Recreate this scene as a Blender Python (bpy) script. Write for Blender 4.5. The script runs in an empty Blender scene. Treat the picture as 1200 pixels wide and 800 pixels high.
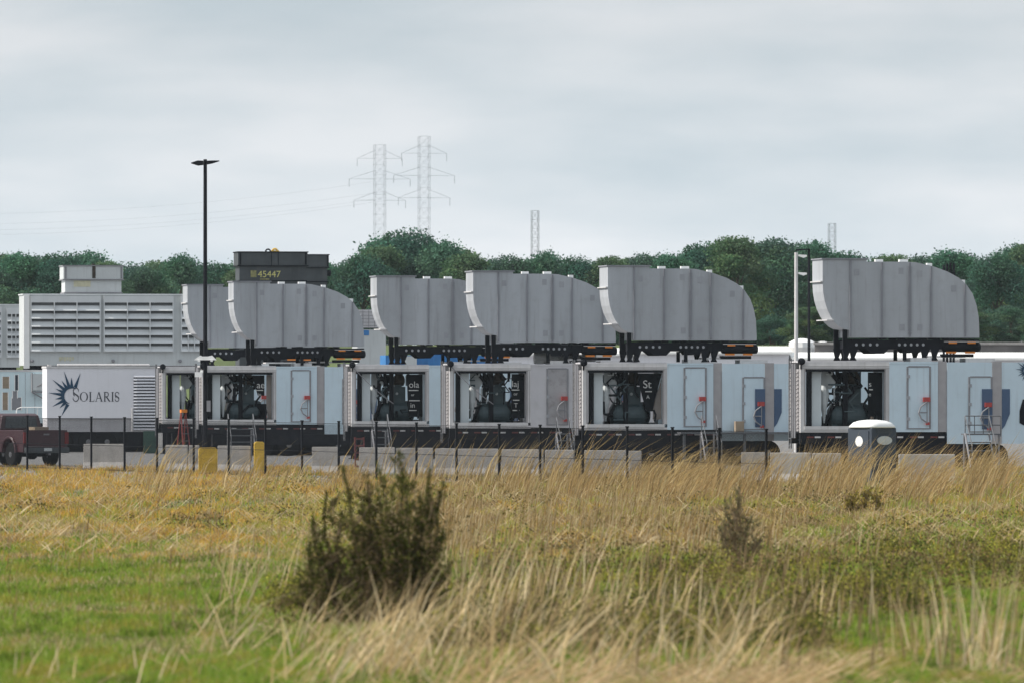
import bpy, bmesh, math, random
import numpy as np
from mathutils import Vector

random.seed(7)
rng = np.random.default_rng(11)
R = math.radians
scene = bpy.context.scene
COL = scene.collection

# ------------------------------------------------------------------ camera
CAM_H = 3.03
cd = bpy.data.cameras.new('camera')
cam = bpy.data.objects.new('camera', cd)
COL.objects.link(cam)
cam.location = (0, 0, CAM_H)
cam.rotation_euler = (R(90), 0, 0)
cd.lens = 300
cd.sensor_width = 36
cd.shift_y = 55 / 1200
cd.clip_start = 1
cd.clip_end = 9000
cd.dof.use_dof = True
cd.dof.focus_distance = 345
cd.dof.aperture_fstop = 4.8
scene.camera = cam

# ------------------------------------------------------------------ sky and sun
SUN_DIR = Vector((-0.74, -0.10, 0.66)).normalized()      # towards the sun
sun_el = math.asin(SUN_DIR.z)
world = bpy.data.worlds.new('World')
scene.world = world
world.use_nodes = True
nt = world.node_tree
nt.nodes.clear()
out = nt.nodes.new('ShaderNodeOutputWorld')
bg1 = nt.nodes.new('ShaderNodeBackground')
sky = nt.nodes.new('ShaderNodeTexSky')
sky.sky_type = 'NISHITA'
sky.sun_disc = False
sky.sun_elevation = sun_el
sky.sun_rotation = math.atan2(SUN_DIR.x, SUN_DIR.y)
nt.links.new(sky.outputs[0], bg1.inputs[0])
bg1.inputs[1].default_value = 0.06
bg2 = nt.nodes.new('ShaderNodeBackground')
tc = nt.nodes.new('ShaderNodeTexCoord')
mp = nt.nodes.new('ShaderNodeMapping')
mp.inputs['Scale'].default_value = (22, 3, 95)
nz = nt.nodes.new('ShaderNodeTexNoise')
nz.inputs['Scale'].default_value = 1.0
nz.inputs['Detail'].default_value = 6
nz.inputs['Roughness'].default_value = 0.48
nt.links.new(tc.outputs['Generated'], mp.inputs[0])
nt.links.new(mp.outputs[0], nz.inputs['Vector'])
ramp = nt.nodes.new('ShaderNodeValToRGB')
ramp.color_ramp.elements[0].position = 0.33
ramp.color_ramp.elements[0].color = (0.500, 0.570, 0.625, 1)
ramp.color_ramp.elements[1].position = 0.66
ramp.color_ramp.elements[1].color = (0.690, 0.715, 0.750, 1)
nt.links.new(nz.outputs['Fac'], ramp.inputs[0])
sep = nt.nodes.new('ShaderNodeSeparateXYZ')
nt.links.new(tc.outputs['Generated'], sep.inputs[0])
el = nt.nodes.new('ShaderNodeMapRange')
el.inputs['From Min'].default_value = 0.0
el.inputs['From Max'].default_value = 1.0
el.inputs['To Min'].default_value = 1.0
el.inputs['To Max'].default_value = 1.35
nt.links.new(sep.outputs[2], el.inputs[0])
# thinner, brighter cloud low over the horizon
el2 = nt.nodes.new('ShaderNodeMapRange')
el2.inputs['From Min'].default_value = 0.012
el2.inputs['From Max'].default_value = 0.042
el2.inputs['To Min'].default_value = 1.14
el2.inputs['To Max'].default_value = 0.92
nt.links.new(sep.outputs[2], el2.inputs[0])
mul = nt.nodes.new('ShaderNodeMath')
mul.operation = 'MULTIPLY'
nt.links.new(el.outputs[0], mul.inputs[0])
nt.links.new(el2.outputs[0], mul.inputs[1])
nt.links.new(ramp.outputs[0], bg2.inputs[0])
nt.links.new(mul.outputs[0], bg2.inputs[1])
mixs = nt.nodes.new('ShaderNodeMixShader')
mixs.inputs[0].default_value = 0.9
nt.links.new(bg1.outputs[0], mixs.inputs[1])
nt.links.new(bg2.outputs[0], mixs.inputs[2])
nt.links.new(mixs.outputs[0], out.inputs[0])

sl = bpy.data.lights.new('sun', 'SUN')
sl.energy = 4.5
sl.angle = R(3)
sl.color = (1.0, 0.94, 0.86)
so = bpy.data.objects.new('sun', sl)
COL.objects.link(so)
so.location = (-60, 100, 80)
so.rotation_euler = SUN_DIR.to_track_quat('Z', 'Y').to_euler()

vs = scene.view_settings
vs.view_transform = 'Standard'
vs.look = 'None'
vs.exposure = 0.28
vs.gamma = 1
vs.use_curve_mapping = False

# ------------------------------------------------------------------ helpers
HY = 455.0


def at(px, py, s):
    """photo pixel (1200 wide) and scale in px per metre -> world point"""
    D = 10000.0 / s
    return Vector(((px - 600) / s, D, CAM_H - (py - HY) / s))


def link(o):
    COL.objects.link(o)
    return o


class MB:
    def __init__(self):
        self.v, self.f = [], []

    def add(self, vs_, fs_):
        b = len(self.v)
        self.v += [tuple(p) for p in vs_]
        self.f += [tuple(b + i for i in f) for f in fs_]
        return self

    def bx(self, x0, x1, y0, y1, z0, z1):
        return self.add([(x0, y0, z0), (x1, y0, z0), (x1, y1, z0), (x0, y1, z0),
                         (x0, y0, z1), (x1, y0, z1), (x1, y1, z1), (x0, y1, z1)],
                        [(0, 3, 2, 1), (4, 5, 6, 7), (0, 1, 5, 4), (1, 2, 6, 5), (2, 3, 7, 6), (3, 0, 4, 7)])

    def prism(self, poly, y0, y1):
        """poly in the xz plane, extruded along y"""
        n = len(poly)
        vs_ = [(p[0], y0, p[1]) for p in poly] + [(p[0], y1, p[1]) for p in poly]
        fs_ = [tuple(range(n)), tuple(range(2 * n - 1, n - 1, -1))]
        fs_ += [(i, i + n, (i + 1) % n + n, (i + 1) % n) for i in range(n)]
        return self.add(vs_, fs_)

    def prism_yz(self, poly, x0, x1):
        n = len(poly)
        vs_ = [(x0, p[0], p[1]) for p in poly] + [(x1, p[0], p[1]) for p in poly]
        fs_ = [tuple(range(n)), tuple(range(2 * n - 1, n - 1, -1))]
        fs_ += [(i, i + n, (i + 1) % n + n, (i + 1) % n) for i in range(n)]
        return self.add(vs_, fs_)

    def tube(self, p0, p1, r0, r1=None, n=8):
        p0, p1 = Vector(p0), Vector(p1)
        r1 = r0 if r1 is None else r1
        d = p1 - p0
        if d.length < 1e-6:
            return self
        d.normalize()
        a = d.orthogonal().normalized()
        b = d.cross(a)
        vs_ = []
        for p, r in ((p0, r0), (p1, r1)):
            for i in range(n):
                t = 2 * math.pi * i / n
                vs_.append(p + a * (r * math.cos(t)) + b * (r * math.sin(t)))
        fs_ = [(i, (i + 1) % n, (i + 1) % n + n, i + n) for i in range(n)]
        fs_ += [tuple(range(n - 1, -1, -1)), tuple(range(n, 2 * n))]
        return self.add(vs_, fs_)

    def path(self, pts, r, n=6):
        for a, b in zip(pts[:-1], pts[1:]):
            self.tube(a, b, r, r, n)
        return self

    def lathe(self, prof, c, n=16, axis='z'):
        """prof: list of (r, h)"""
        vs_, fs_ = [], []
        for r, h in prof:
            for i in range(n):
                t = 2 * math.pi * i / n
                x, y = r * math.cos(t), r * math.sin(t)
                if axis == 'z':
                    p = (c[0] + x, c[1] + y, c[2] + h)
                elif axis == 'x':
                    p = (c[0] + h, c[1] + x, c[2] + y)
                else:
                    p = (c[0] + x, c[1] + h, c[2] + y)
                vs_.append(p)
        m = len(prof)
        for j in range(m - 1):
            for i in range(n):
                k = (i + 1) % n
                fs_.append((j * n + i, j * n + k, (j + 1) * n + k, (j + 1) * n + i))
        fs_.append(tuple(range(n - 1, -1, -1)))
        fs_.append(tuple(range((m - 1) * n, m * n)))
        return self.add(vs_, fs_)

    def build(self, name, m, parent=None, label=None, bevel=0, smooth=False):
        me = bpy.data.meshes.new(name)
        me.from_pydata(self.v, [], self.f)
        bm = bmesh.new()
        bm.from_mesh(me)
        bmesh.ops.recalc_face_normals(bm, faces=bm.faces)
        bm.to_mesh(me)
        bm.free()
        if smooth:
            me.polygons.foreach_set('use_smooth', [True] * len(me.polygons))
        if m:
            me.materials.append(m)
        o = link(bpy.data.objects.new(name, me))
        if parent:
            o.parent = parent
        if label:
            o['label'] = label
        if bevel:
            b = o.modifiers.new('bevel', 'BEVEL')
            b.width = bevel
            b.segments = 2
            b.limit_method = 'ANGLE'
        return o


def thing(name, label, cat, loc=(0, 0, 0), rz=0, group=None):
    o = link(bpy.data.objects.new(name, None))
    o.location = loc
    o.rotation_euler = (0, 0, rz)
    o.empty_display_size = 0.3
    tag(o, label, cat, group)
    return o


def tag(o, label=None, cat=None, group=None, kind=None):
    if label:
        o['label'] = label
    if cat:
        o['category'] = cat
    if group:
        o['group'] = group
    if kind:
        o['kind'] = kind
    return o


def copy_tree(o, parent=None):
    c = o.copy()
    COL.objects.link(c)
    if parent:
        c.parent = parent
    for ch in list(o.children):
        if ch.name in COL.objects:
            copy_tree(ch, c)
    return c


# ------------------------------------------------------------------ materials
def mat(name, col, rough=0.6, metal=0.0, var=0.12, scale=1.5, streak=0.0, bump=0.0, dirt=None, dirt_amt=0.0, spec=0.4, stretch=(1, 1, 1), rnd=False):
    m = bpy.data.materials.new(name)
    m.use_nodes = True
    t = m.node_tree
    b = t.nodes['Principled BSDF']
    b.inputs['Roughness'].default_value = rough
    b.inputs['Metallic'].default_value = metal
    b.inputs['Specular IOR Level'].default_value = spec
    tcn = t.nodes.new('ShaderNodeTexCoord')
    mpn = t.nodes.new('ShaderNodeMapping')
    mpn.inputs['Scale'].default_value = stretch
    if rnd:
        oi = t.nodes.new('ShaderNodeObjectInfo')
        cx_ = t.nodes.new('ShaderNodeVectorMath')
        cx_.operation = 'SCALE'
        cx_.inputs[0].default_value = (37, 21, 53)
        t.links.new(oi.outputs['Random'], cx_.inputs['Scale'])
        ad = t.nodes.new('ShaderNodeVectorMath')
        t.links.new(tcn.outputs['Object'], ad.inputs[0])
        t.links.new(cx_.outputs[0], ad.inputs[1])
        OBJ = ad.outputs[0]
    else:
        OBJ = tcn.outputs['Object']
    t.links.new(OBJ, mpn.inputs[0])
    n1 = t.nodes.new('ShaderNodeTexNoise')
    n1.inputs['Scale'].default_value = scale
    n1.inputs['Detail'].default_value = 5
    t.links.new(mpn.outputs[0], n1.inputs['Vector'])
    r = t.nodes.new('ShaderNodeValToRGB')
    r.color_ramp.elements[0].position = 0.3
    r.color_ramp.elements[1].position = 0.7
    r.color_ramp.elements[0].color = (*[c * (1 - var) for c in col], 1)
    r.color_ramp.elements[1].color = (*[min(1, c * (1 + var)) for c in col], 1)
    t.links.new(n1.outputs['Fac'], r.inputs[0])
    last = r.outputs[0]
    if streak > 0:
        mp2 = t.nodes.new('ShaderNodeMapping')
        mp2.inputs['Scale'].default_value = (5, 5, 0.35)
        t.links.new(OBJ, mp2.inputs[0])
        n2 = t.nodes.new('ShaderNodeTexNoise')
        n2.inputs['Scale'].default_value = 1.6
        n2.inputs['Detail'].default_value = 4
        t.links.new(mp2.outputs[0], n2.inputs['Vector'])
        r2 = t.nodes.new('ShaderNodeValToRGB')
        r2.color_ramp.elements[0].position = 0.55
        r2.color_ramp.elements[0].color = (0, 0, 0, 1)
        r2.color_ramp.elements[1].position = 0.75
        r2.color_ramp.elements[1].color = (streak, streak, streak, 1)
        t.links.new(n2.outputs['Fac'], r2.inputs[0])
        mx = t.nodes.new('ShaderNodeMix')
        mx.data_type = 'RGBA'
        mx.inputs['B'].default_value = (*(dirt or (0.10, 0.09, 0.08)), 1)
        t.links.new(r2.outputs[0], mx.inputs['Factor'])
        t.links.new(last, mx.inputs['A'])
        last = mx.outputs['Result']
    if dirt_amt > 0:
        n3 = t.nodes.new('ShaderNodeTexNoise')
        n3.inputs['Scale'].default_value = 2.3
        n3.inputs['Detail'].default_value = 8
        n3.inputs['Roughness'].default_value = 0.7
        t.links.new(OBJ, n3.inputs['Vector'])
        r3 = t.nodes.new('ShaderNodeValToRGB')
        r3.color_ramp.elements[0].position = 0.5
        r3.color_ramp.elements[0].color = (0, 0, 0, 1)
        r3.color_ramp.elements[1].position = 0.72
        r3.color_ramp.elements[1].color = (dirt_amt,) * 3 + (1,)
        t.links.new(n3.outputs['Fac'], r3.inputs[0])
        mx = t.nodes.new('ShaderNodeMix')
        mx.data_type = 'RGBA'
        mx.inputs['B'].default_value = (*(dirt or (0.12, 0.10, 0.08)), 1)
        t.links.new(r3.outputs[0], mx.inputs['Factor'])
        t.links.new(last, mx.inputs['A'])
        last = mx.outputs['Result']
    t.links.new(last, b.inputs['Base Color'])
    if bump > 0:
        bn = t.nodes.new('ShaderNodeBump')
        bn.inputs['Strength'].default_value = bump
        bn.inputs['Distance'].default_value = 0.05
        t.links.new(n1.outputs['Fac'], bn.inputs['Height'])
        t.links.new(bn.outputs[0], b.inputs['Normal'])
    return m


M = {}
M['duct'] = mat('galvanised_grey_sheet', (0.36, 0.378, 0.405), 0.55, 0.0, 0.16, 0.8, streak=0.32, bump=0.22, dirt=(0.19, 0.18, 0.18), dirt_amt=0.2, stretch=(1, 1, .12), rnd=True)
M['duct_rib'] = mat('grey_rib_steel', (0.22, 0.225, 0.25), 0.55, 0.0, 0.12, 2)
M['access'] = mat('faded_plate_paint', (0.30, 0.31, 0.335), 0.6, 0.0, 0.1, 2)
M['black_steel'] = mat('black_painted_steel', (0.009, 0.010, 0.014), 0.6, 0.0, 0.3, 3, spec=0.12)
M['dark_steel'] = mat('dark_chassis_steel', (0.014, 0.015, 0.020), 0.7, 0.0, 0.35, 2, dirt=(0.05, 0.042, 0.036), dirt_amt=0.4, spec=0.12)
M['panel_blue'] = mat('pale_blue_white_panel', (0.53, 0.64, 0.71), 0.5, 0.0, 0.06, 0.6, streak=0.22, dirt=(0.3, 0.31, 0.32), dirt_amt=0.12, rnd=True)
M['panel_white'] = mat('white_container_paint', (0.75, 0.745, 0.785), 0.5, 0.0, 0.04, 0.6, streak=0.16, dirt=(0.4, 0.39, 0.38))
M['panel_grey'] = mat('weathered_grey_panel', (0.50, 0.49, 0.51), 0.55, 0.0, 0.07, 0.9, streak=0.25, dirt=(0.26, 0.24, 0.22), dirt_amt=0.2)
M['door_dirty'] = mat('stained_grey_door', (0.33, 0.32, 0.33), 0.6, 0.0, 0.12, 1.2, dirt=(0.14, 0.12, 0.11), dirt_amt=0.6)
M['cabin'] = mat('pale_cyan_cabin_paint', (0.58, 0.70, 0.74), 0.5, 0.0, 0.05, 0.8, streak=0.2, dirt=(0.4, 0.43, 0.45))
M['frame'] = mat('light_frame_steel', (0.56, 0.55, 0.55), 0.5, 0.0, 0.10, 2, streak=0.3, dirt=(0.25, 0.22, 0.19))
M['pillar'] = mat('taupe_gasket_post', (0.34, 0.325, 0.33), 0.7, 0.0, 0.08, 3)
M['trim'] = mat('grey_door_trim', (0.22, 0.22, 0.235), 0.6, 0.0, 0.1, 3)
M['inner_panel'] = mat('pale_inner_panel', (0.52, 0.57, 0.59), 0.5, 0.0, 0.06, 1)
M['tank'] = mat('teal_grey_tank', (0.05, 0.075, 0.085), 0.55, 0.0, 0.3, 2)
M['silver'] = mat('silver_ducting', (0.42, 0.45, 0.46), 0.65, 0.1, 0.2, 3)
M['rust'] = mat('rusty_housing', (0.05, 0.038, 0.03), 0.8, 0.0, 0.4, 6)
M['tarp'] = mat('black_tarp', (0.008, 0.009, 0.012), 0.8, 0.0, 0.3, 3, spec=0.1)
M['white'] = mat('white_paint', (0.78, 0.78, 0.77), 0.5, 0.0, 0.05, 2)
M['red'] = mat('red_box_paint', (0.36, 0.05, 0.045), 0.5, 0.0, 0.1, 3)
M['ladder_red'] = mat('worn_red_ladder_paint', (0.20, 0.035, 0.03), 0.6, 0.0, 0.2, 4)
M['red_dull'] = mat('dull_red_tape', (0.13, 0.03, 0.03), 0.6, 0.0, 0.2, 4)
M['orange'] = mat('orange_reflector', (0.62, 0.20, 0.03), 0.5, 0.0, 0.15, 5)
M['logo_dark'] = mat('navy_logo_paint', (0.012, 0.05, 0.10), 0.5, 0.0, 0.05, 2)
M['text_white'] = mat('off_white_lettering', (0.50, 0.50, 0.49), 0.6, 0.0, 0.3, 14)
M['text_dark'] = mat('charcoal_lettering', (0.03, 0.035, 0.05), 0.5, 0.0, 0.05, 2)
M['navy'] = mat('slate_blue_graphic', (0.055, 0.095, 0.17), 0.5, 0.0, 0.06, 2)
M['cool'] = mat('cooler_grey_paint', (0.52, 0.545, 0.55), 0.55, 0.0, 0.07, 0.8, streak=0.28, dirt=(0.27, 0.27, 0.26))
M['slat'] = mat('louver_slat_paint', (0.58, 0.60, 0.61), 0.5, 0.0, 0.06, 1, streak=0.15, dirt=(0.35, 0.35, 0.35))
M['louver_dark'] = mat('louver_void_grey', (0.10, 0.105, 0.11), 0.7, 0.0, 0.1, 2)
M['stack_dark'] = mat('dark_stack_paint', (0.050, 0.058, 0.064), 0.6, 0.0, 0.25, 1.0, streak=0.35, dirt=(0.12, 0.11, 0.10))
M['yellow'] = mat('faded_yellow_paint', (0.66, 0.42, 0.045), 0.6, 0.0, 0.15, 4, dirt=(0.3, 0.22, 0.06), dirt_amt=0.3)
M['yellow_faint'] = mat('scrubbed_yellow_stencil', (0.52, 0.50, 0.36), 0.6, 0.0, 0.15, 5)
M['stencil_yellow'] = mat('yellow_stencil', (0.55, 0.52, 0.18), 0.6, 0.0, 0.2, 9)
M['stencil_dim'] = mat('worn_yellow_stencil', (0.22, 0.21, 0.09), 0.6, 0.0, 0.4, 9)
M['blue'] = mat('blue_container_paint', (0.03, 0.17, 0.42), 0.5, 0.0, 0.15, 2)
M['concrete'] = mat('weathered_concrete', (0.33, 0.315, 0.30), 0.9, 0.0, 0.16, 2.5, streak=0.3, bump=0.3, dirt=(0.2, 0.18, 0.16), dirt_amt=0.3)
M['truck'] = mat('maroon_truck_paint', (0.036, 0.006, 0.011), 0.4, 0.0, 0.12, 2, spec=0.6, dirt=(0.10, 0.06, 0.055), dirt_amt=0.2)
M['glass'] = mat('dark_tinted_glass', (0.015, 0.02, 0.024), 0.08, 0.0, 0.1, 2, spec=0.7)
M['rubber'] = mat('black_tyre_rubber', (0.014, 0.014, 0.015), 0.9, 0.0, 0.2, 8, spec=0.1)
M['rim'] = mat('alloy_rim', (0.20, 0.20, 0.21), 0.35, 0.8, 0.1, 3)
M['taillight'] = mat('red_lamp_plastic', (0.14, 0.012, 0.014), 0.25, 0.0, 0.1, 3)
M['toilet'] = mat('navy_toilet_plastic', (0.036, 0.048, 0.068), 0.6, 0.0, 0.12, 2)
M['toilet_grey'] = mat('grey_toilet_plastic', (0.09, 0.10, 0.11), 0.5, 0.0, 0.12, 2)
M['gravel'] = mat('pale_gravel', (0.15, 0.147, 0.145), 0.95, 0.0, 0.3, 3, bump=0.4)
M['steel_pale'] = mat('pale_pylon_steel', (0.09, 0.105, 0.12), 0.7, 0.0, 0.05, 1)
M['white_roof'] = mat('white_roof_sheet', (0.76, 0.76, 0.74), 0.6, 0.0, 0.06, 1, streak=0.2, dirt=(0.45, 0.44, 0.42))
M['brown_wall'] = mat('brown_grey_wall', (0.17, 0.155, 0.15), 0.9, 0.0, 0.25, 0.6)
M['tan_tank'] = mat('taupe_inner_tank', (0.26, 0.23, 0.21), 0.6, 0.0, 0.12, 2)
M['blue_curtain'] = mat('dull_blue_mesh_panel', (0.12, 0.17, 0.25), 0.6, 0.0, 0.25, 9)
M['alu'] = mat('aluminium_step', (0.11, 0.115, 0.125), 0.6, 0.1, 0.12, 3)
M['green_box'] = mat('dull_green_box', (0.03, 0.075, 0.06), 0.6, 0.0, 0.15, 3)
M['tanbox'] = mat('cardboard_tan', (0.28, 0.22, 0.16), 0.8, 0.0, 0.15, 4)
M['twig'] = mat('dry_twig_bark', (0.17, 0.12, 0.07), 0.95, 0.0, 0.3, 6)
M['trunk'] = mat('tree_bark', (0.07, 0.055, 0.04), 0.95, 0.0, 0.3, 3, bump=0.5)


def leaf_mat(name, trans=0.3, attr=True, c0=None, c1=None, scale=0.4):
    m = bpy.data.materials.new(name)
    m.use_nodes = True
    t = m.node_tree
    t.nodes.clear()
    o = t.nodes.new('ShaderNodeOutputMaterial')
    d = t.nodes.new('ShaderNodeBsdfDiffuse')
    tr = t.nodes.new('ShaderNodeBsdfTranslucent')
    mx = t.nodes.new('ShaderNodeMixShader')
    mx.inputs[0].default_value = trans
    if attr:
        a = t.nodes.new('ShaderNodeAttribute')
        a.attribute_name = 'Col'
        src = a.outputs['Color']
    t.links.new(src, d.inputs[0])
    t.links.new(src, tr.inputs[0])
    t.links.new(d.outputs[0], mx.inputs[1])
    t.links.new(tr.outputs[0], mx.inputs[2])
    t.links.new(mx.outputs[0], o.inputs[0])
    return m


M['leaf'] = leaf_mat('leaf_surface', 0.25)
M['blade'] = leaf_mat('grass_blade', 0.42)


def mesh_np(name, verts, faces, cols, m, parent=None):
    """verts (N,3), faces list of arrays (each (k,4) or (k,3)), cols (N,3)"""
    me = bpy.data.meshes.new(name)
    me.vertices.add(len(verts))
    me.vertices.foreach_set('co', verts.astype(np.float32).ravel())
    loops = np.concatenate([f.ravel() for f in faces]).astype(np.int32)
    tot = np.concatenate([np.full(len(f), f.shape[1], np.int32) for f in faces])
    start = np.concatenate([[0], np.cumsum(tot)[:-1]]).astype(np.int32)
    me.loops.add(len(loops))
    me.loops.foreach_set('vertex_index', loops)
    me.polygons.add(len(tot))
    me.polygons.foreach_set('loop_start', start)
    me.polygons.foreach_set('loop_total', tot)
    me.update(calc_edges=True)
    ca = me.color_attributes.new('Col', 'FLOAT_COLOR', 'POINT')
    c4 = np.ones((len(verts), 4), np.float32)
    c4[:, :3] = cols
    ca.data.foreach_set('color', c4.ravel())
    me.materials.append(m)
    o = link(bpy.data.objects.new(name, me))
    if parent:
        o.parent = parent
    return o


_gr = np.random.default_rng(5)
_grid = _gr.random((256, 256))


def vnoise(x, y):
    xi, yi = np.floor(x).astype(int), np.floor(y).astype(int)
    fx, fy = x - xi, y - yi
    fx, fy = fx * fx * (3 - 2 * fx), fy * fy * (3 - 2 * fy)
    g = lambda a, b: _grid[a % 256, b % 256]
    return (g(xi, yi) * (1 - fx) + g(xi + 1, yi) * fx) * (1 - fy) + (g(xi, yi + 1) * (1 - fx) + g(xi + 1, yi + 1) * fx) * fy


def fbm(x, y):
    return 0.5 * vnoise(x, y) + 0.3 * vnoise(2.1 * x + 9, 2.1 * y + 4) + 0.2 * vnoise(4.3 * x + 31, 4.3 * y + 17)


def sstep(a, b, x):
    t = np.clip((x - a) / (b - a), 0, 1)
    return t * t * (3 - 2 * t)


# ------------------------------------------------------------------ ground and setting
def ground_mat():
    m = bpy.data.materials.new('field_soil_and_grass')
    m.use_nodes = True
    t = m.node_tree
    b = t.nodes['Principled BSDF']
    b.inputs['Roughness'].default_value = 0.95
    tcn = t.nodes.new('ShaderNodeTexCoord')
    n1 = t.nodes.new('ShaderNodeTexNoise')
    n1.inputs['Scale'].default_value = 0.35
    n1.inputs['Detail'].default_value = 8
    n1.inputs['Roughness'].default_value = 0.7
    t.links.new(tcn.outputs['Object'], n1.inputs['Vector'])
    r = t.nodes.new('ShaderNodeValToRGB')
    r.color_ramp.elements[0].position = 0.3
    r.color_ramp.elements[0].color = (0.075, 0.085, 0.024, 1)
    r.color_ramp.elements[1].position = 0.7
    r.color_ramp.elements[1].color = (0.15, 0.125, 0.05, 1)
    t.links.new(n1.outputs['Fac'], r.inputs[0])
    t.links.new(r.outputs[0], b.inputs['Base Color'])
    return m


g = MB()
g.add([(-1100, -60, 0), (1100, -60, 0), (1100, 2300, 0), (-1100, 2300, 0)], [(0, 1, 2, 3)])
tag(g.build('ground', ground_mat()), kind='structure')
g = MB()
g.add([(-120, 276, 0.004), (160, 276, 0.004), (160, 640, 0.004), (-120, 640, 0.004)], [(0, 1, 2, 3)])
tag(g.build('gravel_pad', M['gravel']), kind='structure')


def bank_mat():
    m = mat('grassy_bank', (0.075, 0.10, 0.035), 0.95, 0, 0.35, 0.25)
    return m


g = MB()
prof = [(660, -0.5), (684, 6.5), (960, 6.9), (990, -0.5)]
g.prism_yz(prof, -420, 420)
tag(g.build('embankment', bank_mat()), kind='structure')

hz = MB()
hz.bx(-1150, 1150, -80, 2350, -1.5, 90)
ho = hz.build('haze', None)
hm = bpy.data.materials.new('thin_air')
hm.use_nodes = True
ht = hm.node_tree
ht.nodes.clear()
hout = ht.nodes.new('ShaderNodeOutputMaterial')
hv = ht.nodes.new('ShaderNodeVolumePrincipled')
hv.inputs['Color'].default_value = (0.80, 0.92, 0.97, 1)
hv.inputs['Density'].default_value = 0.00005
hv.inputs['Anisotropy'].default_value = 0.2
ht.links.new(hv.outputs[0], hout.inputs['Volume'])
ho.data.materials.append(hm)
tag(ho, kind='stuff')

# ------------------------------------------------------------------ the turbine trailers
YAW = R(8)
TOP, DECK = 4.06, 1.40


def text_mesh(name, body, size, m, parent, loc, rot=(R(90), 0, 0), depth=0.006):
    cu = bpy.data.curves.new(name, 'FONT')
    cu.body = body
    cu.size = size
    cu.extrude = depth
    o = bpy.data.objects.new(name, cu)
    COL.objects.link(o)
    dg = bpy.context.evaluated_depsgraph_get()
    dg.update()
    me = bpy.data.meshes.new_from_object(o.evaluated_get(dg))
    COL.objects.unlink(o)
    bpy.data.objects.remove(o)
    me.materials.clear()
    me.materials.append(m)
    n = link(bpy.data.objects.new(name, me))
    n.parent = parent
    n.location = loc
    n.rotation_euler = rot
    return n


def sun_logo(mb, cx, cz, r, y):
    """left-hand sunburst of spikes around an open disc, in front of plane y"""
    k = [(-118, 1.02), (-136, .62), (-152, 1.0), (-170, .60), (172, 1.12), (156, .66), (140, 1.25), (124, .70), (108, 1.28), (92, .72), (70, 1.15)]
    for i, (a, L) in enumerate(k):
        a = R(a)
        w = 0.19
        ri = r * 0.72
        p0 = (cx + ri * math.cos(a - w), cz + ri * math.sin(a - w))
        p1 = (cx + ri * math.cos(a + w), cz + ri * math.sin(a + w))
        p2 = (cx + (ri + r * L) * math.cos(a), cz + (ri + r * L) * math.sin(a))
        yy = y - 0.012 - 0.001 * i
        mb.add([(p0[0], yy, p0[1]), (p1[0], yy, p1[1]), (p2[0], yy, p2[1]),
                (p0[0], y, p0[1]), (p1[0], y, p1[1]), (p2[0], y, p2[1])],
               [(0, 1, 2), (3, 5, 4), (0, 3, 4, 1), (1, 4, 5, 2), (2, 5, 3, 0)])
    # crescent ring on the left
    n = 20
    vs_, fs_ = [], []
    for i in range(n + 1):
        a = R(62 + (250 - 62) * i / n)
        wd = 0.26 * math.sin(math.pi * i / n) + 0.02
        vs_ += [(cx + r * (0.60) * math.cos(a), y - 0.03, cz + r * 0.60 * math.sin(a)),
                (cx + r * (0.60 + wd) * math.cos(a), y - 0.03, cz + r * (0.60 + wd) * math.sin(a))]
    for i in range(n):
        fs_.append((2 * i, 2 * i + 1, 2 * i + 3, 2 * i + 2))
    mb.add(vs_, fs_)


def glyph_strokes(ch):
    """serif capitals as strokes: (polyline, half width) in a unit box, x 0..w, z 0..1"""
    T, t, s = 0.060, 0.026, 0.018
    ell = lambda cx, cz, rx, rz, a0, a1, n=18: [(cx + rx * math.cos(R(a0 + (a1 - a0) * i / n)), cz + rz * math.sin(R(a0 + (a1 - a0) * i / n))) for i in range(n + 1)]
    if ch == 'S':
        return [(ell(.25, .75, .19, .23, 15, 200) + ell(.27, .62, .22, .26, 215, 300, 8)[:3] , t * 1.4), ([(.07, .68), (.13, .58), (.36, .44), (.43, .32)], T),
                (ell(.24, .26, .20, .24, 20, -165), t * 1.4), ([(.43, .70), (.43, .88)], s), ([(.045, .14), (.045, .32)], s)], 0.50
    if ch == 'O':
        return [(ell(.42, .5, .36, .47, 45, 135), t), (ell(.42, .5, .36, .47, 135, 225), T), (ell(.42, .5, .36, .47, 225, 315), t), (ell(.42, .5, .36, .47, -45, 45), T)], 0.88
    if ch == 'L':
        return [([(.16, .03), (.16, .97)], T), ([(.04, .98), (.30, .98)], s), ([(.04, .02), (.54, .02)], t), ([(.54, .02), (.56, .20)], s)], 0.60
    if ch == 'A':
        return [([(.12, .03), (.40, .98)], t), ([(.40, .98), (.70, .03)], T), ([(.22, .34), (.58, .34)], t), ([(.02, .02), (.22, .02)], s), ([(.58, .02), (.82, .02)], s)], 0.82
    if ch == 'R':
        return [([(.16, .03), (.16, .97)], T), ([(.04, .98), (.30, .98)], s), ([(.04, .02), (.30, .02)], s), ([(.16, .96), (.34, .97)] + ell(.34, .74, .19, .23, 85, -85, 10) + [(.16, .5)], t * 1.5), ([(.32, .5), (.66, .03)], T), ([(.62, .02), (.76, .02)], s)], 0.76
    if ch == 'I':
        return [([(.16, .03), (.16, .97)], T), ([(.03, .98), (.29, .98)], s), ([(.03, .02), (.29, .02)], s)], 0.36
    return [], 0.3


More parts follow.
